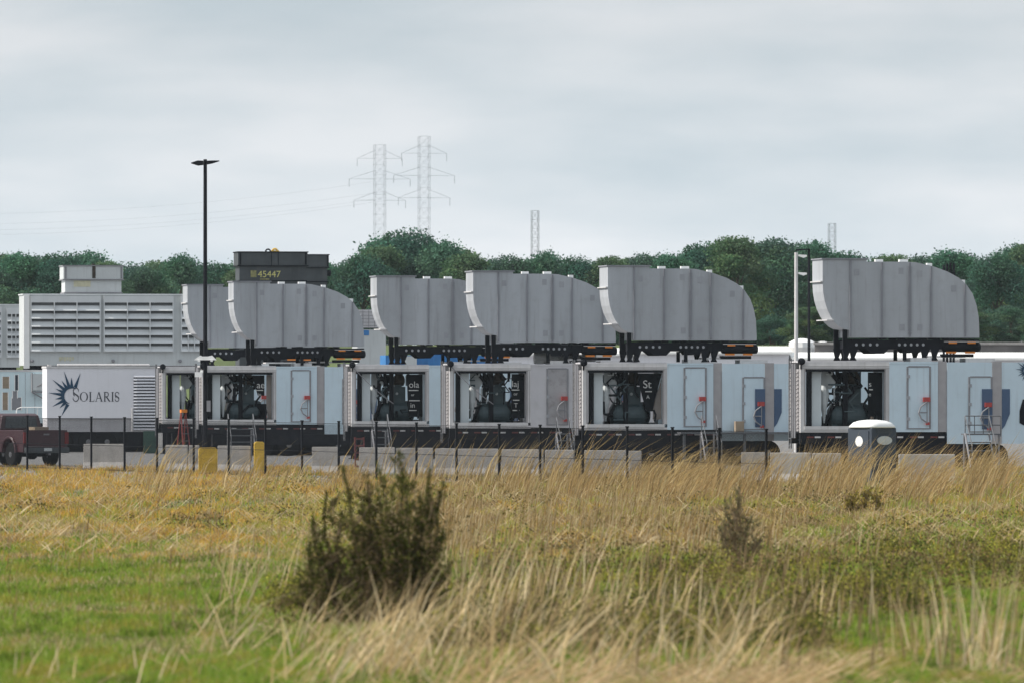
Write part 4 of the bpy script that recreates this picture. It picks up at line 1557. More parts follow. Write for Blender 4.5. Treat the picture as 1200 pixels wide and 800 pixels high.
# ------------------------------------------------------------------ pylons and wires
def pylon(px, s, htop, arms, label, thin=False):
    D = 10000 / s
    root = thing('transmission_pylon' if not thin else 'radio_mast', label, 'pylon' if not thin else 'mast', ((px - 600) / s, D, 0), R(12))
    H = htop
    lat = MB()
    wb, wt = (2.6, 1.1) if not thin else (.9, .5)
    hw = lambda z: wb + (wt - wb) * min(1, z / (H * .62))
    rr = .025 if not thin else .027
    N = 26 if not thin else 22
    lv = [H * (i / N) for i in range(N + 1)]
    for za, zb in zip(lv[:-1], lv[1:]):
        a, b_ = hw(za), hw(zb)
        cs = [(-1, -1), (1, -1), (1, 1), (-1, 1)]
        for i in range(4):
            c0, c1_ = cs[i], cs[(i + 1) % 4]
            lat.tube((c0[0] * a, c0[1] * a, za), (c0[0] * b_, c0[1] * b_, zb), rr, n=4)
            lat.tube((c0[0] * a, c0[1] * a, za), (c1_[0] * b_, c1_[1] * b_, zb), rr * .6, n=4)
            lat.tube((c1_[0] * a, c1_[1] * a, za), (c0[0] * b_, c0[1] * b_, zb), rr * .6, n=4)
            lat.tube((c0[0] * b_, c0[1] * b_, zb), (c1_[0] * b_, c1_[1] * b_, zb), rr * .6, n=4)
    lat.build('lattice_tower', M['steel_pale'], root)
    for (z, L) in arms:
        am = MB()
        for sg in (-1, 1):
            for y in (-.8, .8):
                am.tube((sg * .8, y, z), (sg * L, 0, z), rr * .7, n=4)
                am.tube((sg * .8, y, z + 1.8), (sg * L, 0, z), rr * .7, n=4)
            am.tube((sg * L, 0, z), (sg * L, 0, z - 1.6), .04, n=5)
        am.build('cross_arm', M['steel_pale'], root)
    return root


PZ = lambda y, s: CAM_H - (y - HY) / s
pylon(445, 5.6, PZ(170, 5.6), [(PZ(235, 5.6), 5.5), (PZ(210, 5.6), 6.5), (PZ(186, 5.6), 4.8)], 'left one of two faint lattice pylons above the tallest tree')
pylon(497, 5.6, PZ(160, 5.6), [(PZ(232, 5.6), 5.5), (PZ(206, 5.6), 6.5), (PZ(180, 5.6), 4.8)], 'right one of two faint lattice pylons, taller and darker')
pylon(627, 8.0, PZ(247, 8.0), [], 'faint slender lattice mast rising above the fourth duct', thin=True)
pylon(975, 7.6, PZ(262, 7.6), [], 'very faint thin mast above trees behind the largest duct', thin=True)
wr = MB()
x0, x1 = (445 - 600) / 5.6, (-560 - 600) / 5.6
for k, (dz, off, dy) in enumerate(((0, -6, 0), (2.4, 6, 6), (4.4, -5, 2), (1.2, 5, 10))):
    a = Vector((x0 + off * .2, 10000 / 5.6 + dy, PZ(237, 5.6) + dz))
    b_ = Vector((x1, 10000 / 5.6 - 40 + dy, PZ(240, 5.6) + dz))
    pts = []
    for i in range(33):
        t_ = i / 32
        p = a.lerp(b_, t_)
        p.z -= 4 * 7.0 * t_ * (1 - t_)
        pts.append(p)
    wr.path(pts, .012, 4)
o = wr.build('power_line', M['steel_pale'])
tag(o, 'faint sagging wires crossing the sky from the pylons to the left', 'power line')

# ------------------------------------------------------------------ trees
def leaf_quads(c, size, rg, nrm=None):
    """c (N,3) centres -> quads with random orientation"""
    n = len(c)
    a = rg.normal(size=(n, 3))
    a /= np.linalg.norm(a, axis=1, keepdims=True)
    b = rg.normal(size=(n, 3))
    b -= a * (a * b).sum(1, keepdims=True)
    b /= np.linalg.norm(b, axis=1, keepdims=True)
    sz = size * rg.uniform(.55, 1.3, (n, 1))
    a, b = a * sz, b * sz * .62
    v = np.stack([c - a, c - b * .9, c + a, c + b], 1).reshape(-1, 3)
    f = np.arange(4 * n).reshape(-1, 4)
    return v, f


def make_tree(name, label, seed, H, Wd, nleaf, base, leaf=.2, group=None):
    rg = np.random.default_rng(seed)
    root = thing(name, label, 'tree', (0, 0, 0), 0, group)
    tk = MB()
    z = 0
    pts = [Vector((0, 0, -.3))]
    for i in range(5):
        z += H * .13
        pts.append(Vector((rg.normal() * .12, rg.normal() * .12, z)))
    for i in range(5):
        tk.tube(pts[i], pts[i + 1], .22 * (1 - i * .14), .22 * (1 - (i + 1) * .14), 8)
    ncl = 34
    cl = []
    for i in range(ncl):
        a = rg.uniform(0, 2 * math.pi)
        k = rg.uniform(0, 1)
        zz = H * (.10 + .84 * k)
        prof = math.sin(math.pi * min(1, (.18 + .80 * k))) ** .6
        rad = Wd * .5 * prof * math.sqrt(rg.uniform(.1, 1))
        cl.append((rad * math.cos(a), rad * math.sin(a), zz, Wd * rg.uniform(.13, .22)))
    cl.append((0, 0, H * .9, Wd * .2))
    for c in cl[:12]:
        s0 = pts[2 + int(rg.integers(0, 3))]
        tk.tube(s0, (c[0], c[1], c[2]), .07, .02, 5)
    tk.build('trunk', M['trunk'], root)
    C, K = [], []
    per = nleaf // len(cl)
    for c in cl:
        d = rg.normal(size=(per, 3))
        d /= np.linalg.norm(d, axis=1, keepdims=True)
        r = c[3] * (rg.uniform(.35, 1.12, (per, 1)) ** .6) * np.where(rg.random((per, 1)) < .14, rg.uniform(1.0, 1.35, (per, 1)), 1)
        C.append(np.array(c[:3]) + d * r * np.array([1.1, 1.1, .85]))
        tone = rg.uniform(.8, 1.2)
        hue = np.array((rg.uniform(.85, 1.25), 1.0, rg.uniform(.8, 1.15)))
        K.append(np.tile(np.array(base) * tone * hue, (per, 1)) * rg.uniform(.8, 1.22, (per, 1)))
    C, K = np.concatenate(C), np.concatenate(K)
    v, f = leaf_quads(C, leaf, rg)
    mesh_np('crown', v, [f], np.repeat(K, 4, 0), M['leaf'], root)
    return root


TREE_SP = [(np.array((.066, .146, .090)), 9.0, 6.5), (np.array((.058, .130, .090)), 9.0, 7.5), (np.array((.092, .158, .078)), 9.0, 6.0), (np.array((.062, .126, .084)), 9.0, 7.0)]
protos = [make_tree('tree', 'x', 40 + i, h, w, 22000, b, .125) for i, (b, h, w) in enumerate(TREE_SP)]
top_px = [-120, -60, 0, 50, 90, 130, 200, 250, 290, 400, 430, 480, 525, 550, 600, 660, 720, 760, 800, 850, 880, 920, 960, 1000, 1040, 1070, 1100, 1150, 1200, 1290]
top_y = [292, 290, 290, 295, 290, 306, 303, 301, 301, 304, 294, 270, 285, 294, 294, 301, 301, 299, 292, 280, 277, 285, 285, 290, 291, 297, 297, 292, 284, 284]
used = [False] * 4


def seg_label(q, row):
    where = ('above the louvered coolers at left' if q < 200 else 'behind the dark stacks and first ducts' if q < 415 else
             'behind the third and fourth ducts' if q < 690 else 'behind the second duct from right' if q < 900 else 'behind the largest duct' if q < 1110 else 'at the far right edge')
    return ('dark green front row tree ' if row == 0 else 'hazy second row tree ') + where


def put_tree(px, ytop, s, kind, label, wide=1.0, base=6.5):
    src = protos[kind]
    if not used[kind]:
        o = src
        used[kind] = True
    else:
        o = copy_tree(src)
    h = PZ(ytop, s) - base
    o.location = ((px - 600) / s, 10000 / s, base)
    k = h / 9.3
    o.scale = (k * wide, k * wide, k)
    o.rotation_euler = (0, 0, random.uniform(0, 6.28))
    o['label'] = label
    o['group'] = 'trees of the distant treeline'
    return o


px = -330
i = 0
while px < 1540:
    yt = float(np.interp(px, top_px, top_y)) + random.uniform(-3, 8)
    if 440 < px < 535:
        px += 20
        continue
    put_tree(px, yt, random.uniform(13.2, 14.2), i % 4, seg_label(px, 0), random.uniform(.9, 1.2))
    px += random.uniform(34, 50)
    i += 1
px = -350
while px < 1560:
    yt = float(np.interp(px, top_px, top_y)) + random.uniform(0, 10)
    put_tree(px, yt, random.uniform(11.4, 12.4), i % 4, seg_label(px, 1), random.uniform(1.0, 1.35))
    px += random.uniform(38, 54)
    i += 1
px = -340
while px < 1540:      # low growth along the front of the bank closes the gaps between trunks
    put_tree(px, random.uniform(352, 372), random.uniform(14.35, 14.55), i % 4, 'low bushy tree along the foot of the treeline' , random.uniform(1.5, 2.0))
    px += random.uniform(40, 60)
    i += 1
put_tree(480, 268, 13.4, 1, 'tallest rounded tree of the treeline, under the two faint pylons', 1.05)
put_tree(515, 285, 13.6, 0, 'rounded tree leaning on the right of the tallest tree', 1.0)
put_tree(447, 287, 13.5, 2, 'rounded tree just left of the tallest tree', 1.0)

# ------------------------------------------------------------------ grass and weeds
def sdepth(y):
    return 10000.0 * CAM_H / (y - HY)


def blades(name, px, y, h, w, lean, leandir, cols, tipcols, label, curve=.5, zoff=0.0, cat='grass'):
    """px, y: photo positions of the roots (numpy). One tapered two-segment blade each"""
    n = len(px)
    D = sdepth(y)
    X = (px - 600) / 10000 * D
    B = np.stack([X, D, np.full(n, -.01) + zoff], 1)
    lx, ly = np.cos(leandir) * lean, np.sin(leandir) * lean
    mid = B + np.stack([lx * h * .5 * (1 - curve), ly * h * .5 * (1 - curve), h * .55], 1)
    tip = B + np.stack([lx * h, ly * h, h * np.sqrt(np.clip(1 - .35 * lean ** 2, .15, 1))], 1)
    a = rng.uniform(-.9, .9, n)
    side = np.stack([np.cos(a), np.sin(a), np.zeros(n)], 1) * (w / 2)[:, None]
    v = np.stack([B - side, B + side, mid + side * .8, mid - side * .8, tip], 1).reshape(-1, 3)
    k = np.arange(n)[:, None] * 5
    q = np.concatenate([k, k + 1, k + 2, k + 3], 1)
    t3 = np.concatenate([k + 3, k + 2, k + 4], 1)
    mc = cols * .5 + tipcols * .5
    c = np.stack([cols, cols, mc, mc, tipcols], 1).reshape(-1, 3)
    o = mesh_np(name, v, [q, t3], c, M['blade'])
    tag(o, label, cat, kind='stuff')
    return o


def pick(pal, n, jit=.22):
    pal = np.array(pal)
    i = rng.integers(0, len(pal), n)
    return pal[i] * rng.uniform(1 - jit, 1 + jit, (n, 1))


GREEN = [(.19, .30, .040), (.235, .34, .050), (.15, .25, .035), (.29, .36, .06)]
YGREEN = [(.36, .35, .06), (.28, .30, .055), (.44, .38, .08)]
GOLD = [(.60, .33, .06), (.68, .42, .10), (.50, .25, .045), (.56, .42, .08)]
STRAW = [(.56, .42, .22), (.64, .50, .29), (.42, .30, .15), (.70, .57, .37)]
BROWN = [(.26, .18, .10), (.32, .22, .12), (.19, .13, .07), (.37, .27, .15)]


def field_maps(px, y):
    D = sdepth(y)
    X = (px - 600) / 10000 * D
    nA = fbm(X * .35, D * .12)
    nB = fbm(X * 1.1 + 40, D * .35 + 9)
    return X, D, nA, nB


# short green grass everywhere in the near half
n = 520000
px = rng.uniform(-140, 1340, n)
y = rng.uniform(575, 835, n)
X, D, nA, nB = field_maps(px, y)
left = 1 - sstep(330, 520, px)
right = sstep(880, 1060, px)
gm = sstep(612, 655, y + 40 * (nA - .5)) * np.clip(left + .8 * right + .5, 0, 1)
keep = rng.random(n) < np.clip(gm + .22, 0, 1)
px, y, nA, nB, gm, X, D = [a_[keep] for a_ in (px, y, nA, nB, gm, X, D)]
n = len(px)
nE = fbm(X * 2.4 + 60, D * .30 + 21)
c = pick(GREEN, n)
yl = (nE + rng.normal(0, .08, n)) > .60
c[yl] = pick(YGREEN, yl.sum()) * .8
dk = (nE + rng.normal(0, .06, n)) < .36
c[dk] = pick(GREEN, dk.sum()) * .5
dead = rng.random(n) < .06 + .30 * sstep(.54, .7, nA)
c[dead] = pick(STRAW, dead.sum()) * .8
h = rng.uniform(.04, .13, n) * (.6 + 1.1 * nB)
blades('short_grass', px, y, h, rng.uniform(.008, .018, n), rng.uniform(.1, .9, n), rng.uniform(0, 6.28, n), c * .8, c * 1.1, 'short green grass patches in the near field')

# golden weedy band along the far edge of the field
n = 430000
px = rng.uniform(-140, 1340, n)
y = 548 + (rng.random(n) ** 1.1) * 110
X, D, nA, nB = field_maps(px, y)
tuft = fbm(X * 1.5 + 5, D * .16 + 77)
nC = fbm(X * .9 + 120, D * .09 + 33)
nD = fbm(X * 2.2 + 11, D * .22 + 57)
keep = rng.random(n) < .10 + 1.2 * sstep(.36, .60, tuft)
px, y, X, D, nA, nB, tuft, nC, nD = [a_[keep] for a_ in (px, y, X, D, nA, nB, tuft, nC, nD)]
n = len(px)
j_ = lambda k_: rng.normal(0, k_, n)
c = pick(YGREEN, n)
lft = 1 - sstep(140, 480, px + 160 * (nA - .5))
gold = (nC + j_(.10)) > .55 - .46 * lft * (1 - .75 * sstep(566, 612, y))
c[gold] = pick(GOLD, gold.sum())
brn = (nD + j_(.10)) > .66 - .14 * sstep(300, 600, px) * (1 - sstep(940, 1080, px))
c[brn] = pick(BROWN, brn.sum()) * 1.1
grn = (nD * .5 + tuft * .5 + j_(.08)) < .38 + .12 * sstep(860, 1020, px) * sstep(570, 600, y) + .05 * sstep(600, 640, y)
c[grn] = pick(GREEN, grn.sum())
stw = rng.random(n) < .10 + .4 * sstep(.56, .68, nA)
c[stw] = pick(STRAW, stw.sum()) * .9
h = rng.uniform(.06, .24, n) * (.35 + 1.4 * tuft) * (1 - .35 * sstep(600, 660, y))
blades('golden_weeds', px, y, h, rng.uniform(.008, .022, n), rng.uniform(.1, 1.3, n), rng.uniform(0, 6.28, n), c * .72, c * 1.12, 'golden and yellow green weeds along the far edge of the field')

# tall tan and brown grass through the middle
n = 60000
px = rng.uniform(-140, 1340, n)
y = 556 + (rng.random(n) ** 1.1) * 120
X, D, nA, nB = field_maps(px, y)
cl = fbm(px / 30.0 + 70, y * .05 + 13)
dens = (.05 + .62 * sstep(380, 560, px) * (1 - .82 * sstep(860, 980, px))) * (.12 + 1.2 * sstep(.40, .62, cl)) * (1 - .75 * sstep(630, 676, y))
keep = rng.random(n) < dens
px, y, nA, nB, D = px[keep], y[keep], nA[keep], nB[keep], D[keep]
n = len(px)
c = pick(BROWN, n) * np.array((1.15, 1.10, .85))
st = rng.random(n) < .45
c[st] = pick(STRAW, st.sum()) * .85
h = rng.uniform(.25, .70, n) * (.5 + .7 * nA)
blades('tall_brown_grass', px, y, h, rng.uniform(.009, .020, n), rng.uniform(.02, .4, n), rng.uniform(-.9, .9, n), c * .8, c, 'tall tan and brown grass across the middle of the field')

# wind-leaned tall grass along the fence
n = 17000
px = rng.uniform(140, 1340, n)
y = rng.uniform(560, 590, n)
X, D, nA, nB = field_maps(px, y)
cl = fbm(px / 26.0, y * .03 + 3)
dens = (.05 + .95 * sstep(.46, .61, cl)) * (.15 + .25 * sstep(380, 480, px) + .30 * sstep(560, 640, px) + .30 * sstep(720, 780, px))
keep = rng.random(n) < dens
px, y, nA, nB, cl = px[keep], y[keep], nA[keep], nB[keep], cl[keep]
n = len(px)
c = pick(STRAW, n) * .62
br = rng.random(n) < .5
c[br] = pick(BROWN, br.sum()) * 1.05
h = rng.uniform(.35, 1.45, n) * (.75 + .35 * sstep(700, 900, px))
ln = rng.uniform(.15, .8, n) + 1.0 * sstep(.5, .68, fbm(px / 60.0 + 9, px * 0)) * rng.uniform(.3, 1.1, n)
sx_, sy_, sh_, sl2_ = [], [], [], []
for (cx, k_, hh, le) in ((168, 14, 1.5, .5), (186, 16, 1.7, .7), (208, 14, 1.5, .6), (232, 8, 1.3, .8), (262, 10, 1.2, .8), (300, 10, 1.4, .9), (335, 10, 1.3, 1.0), (362, 8, 1.2, 1.1),
                          (405, 8, 1.5, .4), (452, 12, 1.6, .6), (492, 14, 1.5, .5), (540, 16, 1.7, .6), (575, 20, 1.7, .7), (606, 20, 1.8, .7), (640, 24, 1.7, .7), (672, 22, 1.9, .7), (705, 20, 1.7, .8),
                          (752, 34, 1.5, 1.3), (776, 40, 1.7, 1.4), (800, 36, 1.6, 1.3), (840, 26, 1.6, 1.1), (880, 24, 1.6, 1.0), (935, 26, 1.6, .9), (985, 26, 1.7, .8), (1000, 30, 1.6, .6), (1018, 36, 1.6, .6), (1036, 34, 1.7, .7), (1085, 22, 1.7, 1.0), (1130, 24, 1.6, 1.0), (1175, 24, 1.7, .8)):
    sx_ += list(cx + rng.normal(0, 11, k_))
    sy_ += list(rng.uniform(562, 578, k_))
    sh_ += list(hh * rng.uniform(.6, 1.15, k_))
    sl2_ += list(le * rng.uniform(.5, 1.3, k_))
m2 = len(sx_)
px, y, h, ln = np.concatenate([px, sx_]), np.concatenate([y, sy_]), np.concatenate([h, sh_]), np.concatenate([ln, sl2_])
c = np.concatenate([c, pick(STRAW, m2) * .68]) * np.array((1.0, .95, .80))
n = len(px)
wd_ = np.concatenate([rng.uniform(.010, .024, n - m2), rng.uniform(.016, .036, m2)])
blades('leaning_grass', px, y, h, wd_, ln, rng.normal(0.05, .45, n), c, c * 1.05, 'tall wind leaned dry grass along the fence', curve=.25)

# thick straw stalks in the near foreground, in leaning clumps
PX, Y, Hh, Wd, LE, LD, CC = [], [], [], [], [], [], []
clumps = [(255, 770, 12, .9, 1.05), (330, 800, 20, .9, .95), (395, 800, 40, 1.0, .8), (455, 795, 40, 1.1, .75), (520, 800, 30, 1.0, .8), (560, 805, 26, 1.0, .8),
          (620, 790, 22, 1.15, .95), (655, 805, 24, 1.0, 1.0), (700, 800, 14, .9, .9), (760, 795, 5, .9, .1), (772, 790, 5, .8, .15), (830, 790, 24, 1.0, .75), (855, 800, 22, .9, .8),
          (905, 790, 12, .85, .7), (985, 735, 6, .75, .05), (1062, 780, 6, .9, -.35), (1085, 775, 6, 1.0, -.2), (1100, 770, 8, 1.05, -.1), (1150, 785, 8, 1.15, .18), (1165, 770, 8, 1.1, .2),
          (1130, 790, 10, .6, .5), (60, 800, 9, .5, .4), (180, 800, 10, .5, .3), (590, 745, 14, .8, .5), (540, 740, 12, .8, .5), (480, 735, 10, .8, .6), (285, 705, 5, 1.3, .35), (310, 690, 6, 1.2, .4), (725, 760, 6, .9, -.35),
          (545, 715, 16, .95, .25), (585, 720, 18, 1.0, .3), (625, 715, 16, 1.0, .3), (668, 722, 16, .95, .35), (712, 718, 14, .95, .3), (760, 725, 12, .9, .3), (810, 735, 12, .9, .4), (880, 740, 10, .85, .3), (940, 730, 10, .8, .3),
          (360, 760, 12, .9, .8), (470, 765, 16, .9, .7), (515, 760, 16, 1.0, .6), (640, 740, 14, .8, .9), (690, 750, 12, .8, 1.0), (740, 770, 12, .7, 1.0), (430, 770, 20, .8, 1.1)]
for (cx, cy, k, hh, le) in clumps:
    for j in range(int(k * (.85 if cy > 795 else 1.7))):
        PX.append(cx + rng.normal(0, 22))
        Y.append(cy + rng.normal(0, 10))
        Hh.append(hh * rng.uniform(.4, 1.2))
        Wd.append(rng.uniform(.009, .024))
        LE.append(abs(le) * rng.uniform(.3, 1.6) + .03)
        LD.append((0 if le >= 0 else math.pi) + rng.normal(0, .7) + (math.pi if rng.random() < .10 else 0))
PX, Y, Hh, Wd, LE, LD = [np.array(a) for a in (PX, Y, Hh, Wd, LE, LD)]
c = pick(STRAW, len(PX), .3) * 1.05
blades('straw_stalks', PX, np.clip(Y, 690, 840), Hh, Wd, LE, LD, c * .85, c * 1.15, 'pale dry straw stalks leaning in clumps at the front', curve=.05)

# scattered thin dark stems, left field
n = 5200
px = rng.uniform(-140, 1340, n)
y = rng.uniform(600, 800, n)
kk_ = rng.random(n) < (.10 + .9 * sstep(440, 580, px) * (1 - .6 * sstep(950, 1060, px))) * (.2 + .8 * sstep(.4, .6, fbm(px / 30.0 + 5, y / 20.0)))
px, y = px[kk_], y[kk_]
n = len(px)
c = pick(BROWN, n) * .9
blades('thin_stems', px, y, rng.uniform(.35, .9, n), rng.uniform(.008, .016, n), rng.uniform(.02, .3, n), rng.uniform(-1, 1, n), c, c, 'thin scattered brown stems in the field')

# flattened straw litter at the bottom edge
n = 17000
px = rng.uniform(-140, 1340, n)
y = 748 + rng.random(n) ** .7 * 92
X, D, nA, nB = field_maps(px, y)
lp = fbm(px / 45.0 + 3, y / 30.0 + 8)
keep = rng.random(n) < (.04 + .96 * sstep(340, 470, px)) * (.05 + .95 * sstep(.46, .60, lp)) * sstep(752, 800, y + 26 * (nA - .5))
px, y = px[keep], y[keep]
n = len(px)
c = pick(STRAW, n) * np.array((1.0, .93, .92)) * .95
blades('straw_litter', px, y, rng.uniform(.12, .45, n), rng.uniform(.010, .022, n), rng.uniform(1.2, 2.4, n), rng.uniform(-.8, .8, n) + np.where(rng.random(n) < .3, math.pi, 0), c * .9, c, 'flattened pale straw litter along the front', curve=-.2)

# rough olive brown tufts breaking up the middle distance
C, K = [], []
for k in range(900):
    px_, y_ = rng.uniform(-140, 1340), rng.uniform(572, 700)
    if px_ < 430 and y_ > 630:
        continue
    if float(fbm(np.array([px_ / 48.0 + 90]), np.array([y_ / 12.0 + 4]))[0]) < .47:
        continue
    D_ = sdepth(y_)
    hgt = rng.uniform(.15, .45)
    p = rng.normal(size=(60, 3)) * np.array([.20, .35, hgt * .3]) + np.array([(px_ - 600) / 10000 * D_, D_, hgt * .5])
    p[:, 2] = np.abs(p[:, 2])
    C.append(p)
    b_ = np.array((.085, .075, .028)) if rng.random() < .55 else np.array((.15, .13, .035)) if rng.random() < .6 else np.array((.17, .11, .055))
    K.append(np.tile(b_, (60, 1)) * rng.uniform(.5, 1.5, (60, 1)))
C, K = np.concatenate(C), np.concatenate(K)
v, f = leaf_quads(C, .03, rng)
o = mesh_np('weed_tufts', v, [f], np.repeat(K, 4, 0), M['leaf'])
tag(o, 'rough olive brown weed tufts scattered through the far field', 'weeds', kind='stuff')

# broken pale stalks lying over the far weeds
n = 5200
px = rng.uniform(-140, 1340, n)
y = rng.uniform(562, 652, n)
kk_ = rng.random(n) < .15 + .85 * sstep(.48, .62, fbm(px / 40.0 + 17, y / 11.0))
px, y = px[kk_], y[kk_]
n = len(px)
c = pick(STRAW, n) * 1.0
blades('broken_stalks', px, y, rng.uniform(.18, .55, n), rng.uniform(.012, .026, n), rng.uniform(.8, 2.2, n), rng.uniform(-.9, .9, n) + np.where(rng.random(n) < .45, math.pi, 0), c * .9, c, 'broken pale stalks lying over the far weeds', curve=-.1, zoff=.08)

# low leafy yellow green weeds
C, K = [], []
patches = []
for k in range(1900):
    z = rng.random()
    if z < .5:
        px_, y_ = rng.uniform(600, 960), rng.uniform(668, 768)
    elif z < .62:
        px_, y_ = rng.uniform(930, 1090), rng.uniform(688, 728)
    elif z < .82:
        px_, y_ = rng.uniform(940, 1320), rng.uniform(630, 680)
    elif z < .92:
        px_, y_ = rng.uniform(500, 680), rng.uniform(690, 770)
    else:
        px_, y_ = rng.uniform(320, 420), rng.uniform(690, 735)
    if float(fbm(np.array([px_ / 55.0 + 60]), np.array([y_ / 14.0]))[0]) < .44 + rng.normal(0, .04):
        continue
    D_ = sdepth(y_)
    cx, hgt, rad = (px_ - 600) / 10000 * D_, rng.uniform(.12, .42), rng.uniform(.12, .3)
    m_ = 75
    p = rng.normal(size=(m_, 3)) * np.array([rad, rad * 1.5, hgt * .35]) * .6 + np.array([cx, D_, hgt * .55])
    p[:, 2] = np.abs(p[:, 2])
    C.append(p)
    tone = rng.uniform(.6, 1.2)
    base = np.array((.27, .255, .045)) if rng.random() < .38 else np.array((.06, .07, .02)) if rng.random() < .62 else np.array((.17, .12, .06))
    K.append(np.tile(base * tone, (m_, 1)) * rng.uniform(.6, 1.4, (m_, 1)))
for k in range(420):        # dark olive growth under the leaning straw
    px_, y_ = rng.uniform(500, 960), rng.uniform(712, 768)
    D_ = sdepth(y_)
    hgt = rng.uniform(.12, .34)
    p = rng.normal(size=(70, 3)) * np.array([.16, .2, hgt * .3]) + np.array([(px_ - 600) / 10000 * D_, D_, hgt * .45])
    p[:, 2] = np.abs(p[:, 2])
    C.append(p)
    b_ = np.array((.055, .065, .018)) if rng.random() < .75 else np.array((.20, .19, .03))
    K.append(np.tile(b_, (70, 1)) * rng.uniform(.5, 1.5, (70, 1)))
C, K = np.concatenate(C), np.concatenate(K)
v, f = leaf_quads(C, .022, rng)
o = mesh_np('leafy_weeds', v, [f], np.repeat(K, 4, 0), M['leaf'])
tag(o, 'low yellow green leafy weeds in the right foreground', 'weeds', kind='stuff')


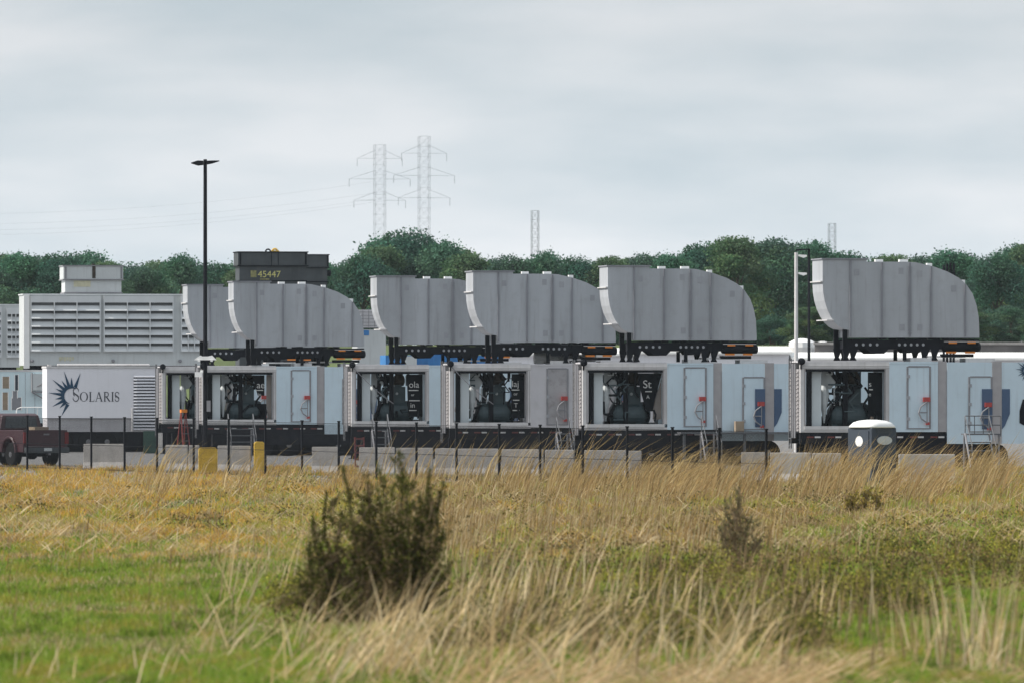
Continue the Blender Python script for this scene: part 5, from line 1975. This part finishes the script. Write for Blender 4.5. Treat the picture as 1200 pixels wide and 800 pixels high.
# the dark upright bush, plus two small dusky shrubs
def shrub(px, ybase, stems, label, base, leaf=.022, per=900, mounds=(), twigs=5):
    D_ = sdepth(ybase)
    s_ = 10000 / D_
    root = thing('shrub', label, 'shrub', ((px - 600) / s_, D_, 0), 0, None)
    sm = MB()
    C, K = [], []
    for (tx, ty, r0) in stems:
        top = Vector(((tx - px) / s_, rng.uniform(-.45, .45), CAM_H - (ty - HY) / s_))
        b0 = Vector((top.x * .62 + rng.normal() * .05, top.y * .5, -.03))
        pts = []
        for i in range(7):
            t_ = i / 6
            p = b0.lerp(top, t_)
            p.x += .07 * math.sin(t_ * 5 + tx) + .03 * math.sin(t_ * 11 + ty)
            pts.append(p)
        for i in range(6):
            sm.tube(pts[i], pts[i + 1], .02 * (1 - i * .13), .02 * (1 - (i + 1) * .13), 5)
        L = (top - b0).length
        m_ = int(per * (.4 + L * .5))
        t_ = rng.uniform(.06, 1.0, m_) ** .85
        P = np.array([[p.x, p.y, p.z] for p in pts])
        idx = np.clip((t_ * 6).astype(int), 0, 5)
        fr_ = (t_ * 6 - idx)[:, None]
        p = P[idx] * (1 - fr_) + P[idx + 1] * fr_
        rad = (r0 * 1.35 * (1.15 - t_ * .80) * (.25 + 1.1 * fbm(t_ * 9 + tx, t_ * 0 + tx * .37)))[:, None]
        d = rng.normal(size=(m_, 3))
        d /= np.linalg.norm(d, axis=1, keepdims=True)
        p = p + d * rad * np.abs(rng.normal(0, .75, (m_, 1))) * np.array([1, 1, 1.4])
        bp_, bt_ = [], []
        for _b in range(5):
            t0_ = rng.uniform(.25, .92)
            q0 = b0.lerp(top, t0_)
            q1 = q0 + Vector((rng.normal() * .17, rng.normal() * .14, rng.uniform(.10, .34) * (1.15 - .6 * t0_)))
            sm.tube(q0, q1, .008, .003, 4)
            kk = int(per * .13)
            tt = rng.uniform(0, 1.05, (kk, 1))
            bp_.append(np.array(q0) * (1 - tt) + np.array(q1) * tt + rng.normal(0, .026, (kk, 3)) * (1.3 - tt))
            bt_.append(np.full(kk, t0_))
        p = np.concatenate([p] + bp_)
        t_ = np.concatenate([t_] + bt_)
        m_ = len(p)
        p[:, 2] = np.maximum(p[:, 2], .01)
        C.append(p)
        tone = rng.uniform(.7, 1.3)
        k_ = np.tile(np.array(base) * tone, (m_, 1)) * rng.uniform(.6, 1.5, (m_, 1))
        br_ = rng.random(m_) < .50 * (1.15 - t_)
        k_[br_] = np.array((.20, .145, .08)) * rng.uniform(.6, 1.4, (br_.sum(), 1))
        C_ = k_
        K.append(C_)
    for (mx_, my_, mr_, mn_) in mounds:
        p = rng.normal(size=(mn_, 3)) * np.array([mr_, mr_, mr_ * 1.1]) * .55 + np.array([(mx_ - px) / s_, rng.uniform(-.3, .3), CAM_H - (my_ - HY) / s_])
        p[:, 2] = np.maximum(p[:, 2], .01)
        gx = fbm(p[:, 0] * 9 + 50, p[:, 2] * 7 + 50 + p[:, 1] * 3)
        p = p[gx > .46]
        C.append(p)
        k_ = np.tile(np.array(base), (len(p), 1)) * rng.uniform(.6, 1.5, (len(p), 1))
        br_ = rng.random(len(p)) < .5
        k_[br_] = np.array((.19, .14, .075)) * rng.uniform(.6, 1.4, (br_.sum(), 1))
        K.append(k_)
    for _ in range(int(len(stems) * twigs)):
        (tx, ty, r0) = stems[int(rng.integers(0, len(stems)))]
        z_ = CAM_H - (ty - HY) / s_
        k_ = rng.uniform(.25, .95)
        a_ = Vector((((tx - px) / s_) * (.62 + .38 * k_), rng.uniform(-.3, .3), z_ * k_))
        sm.tube(a_, a_ + Vector((rng.normal() * .16, rng.normal() * .1, rng.uniform(.12, .38))), .009, .004, 4)
    sm.build('stem', M['twig'], root)
    C, K = np.concatenate(C), np.concatenate(K)
    v, f = leaf_quads(C, leaf, rng)
    mesh_np('foliage', v, [f], np.repeat(K, 4, 0), M['leaf'], root)
    return root


stems = [(360, 640, .14), (376, 630, .15), (350, 680, .16), (392, 600, .12), (384, 575, .06), (408, 545, .07), (418, 590, .13), (432, 555, .14), (445, 570, .16), (452, 546, .12), (470, 526, .11), (476, 556, .16),
         (488, 575, .16), (500, 548, .07), (508, 568, .14), (517, 564, .13), (462, 610, .2), (430, 640, .2), (490, 640, .2), (512, 620, .17), (405, 640, .18), (380, 670, .18), (518, 670, .17), (450, 680, .2),
         (415, 615, .17), (440, 620, .18), (475, 600, .18), (498, 600, .18), (400, 690, .2), (350, 705, .16), (425, 575, .12), (460, 575, .15), (514, 590, .13), (395, 655, .16), (480, 660, .18), (505, 690, .18), (366, 610, .05)]
shrub(450, 736, stems, 'dark green upright bush standing in the field foreground', (.078, .090, .020), per=680, leaf=.018, twigs=9,
      mounds=((338, 708, .20, 700), (356, 690, .26, 900), (385, 655, .26, 900), (400, 695, .34, 1300), (440, 640, .30, 900), (470, 610, .26, 700), (500, 625, .24, 700), (478, 670, .34, 1300), (510, 660, .22, 700), (500, 705, .30, 1200), (450, 705, .34, 1300)))
shrub(862, 668, [(855, 585, .08), (868, 570, .08), (862, 595, .12), (848, 615, .10), (876, 605, .10), (888, 632, .10)], 'dusky brown shrub standing in tall grass at right of centre', (.15, .14, .07), per=330, twigs=14)
shrub(1010, 606, [(1000, 580, .22), (1015, 575, .25), (1030, 580, .22), (990, 584, .2)], 'low brown weedy shrub below the portable toilet', (.26, .21, .05), per=420, leaf=.03, twigs=8)
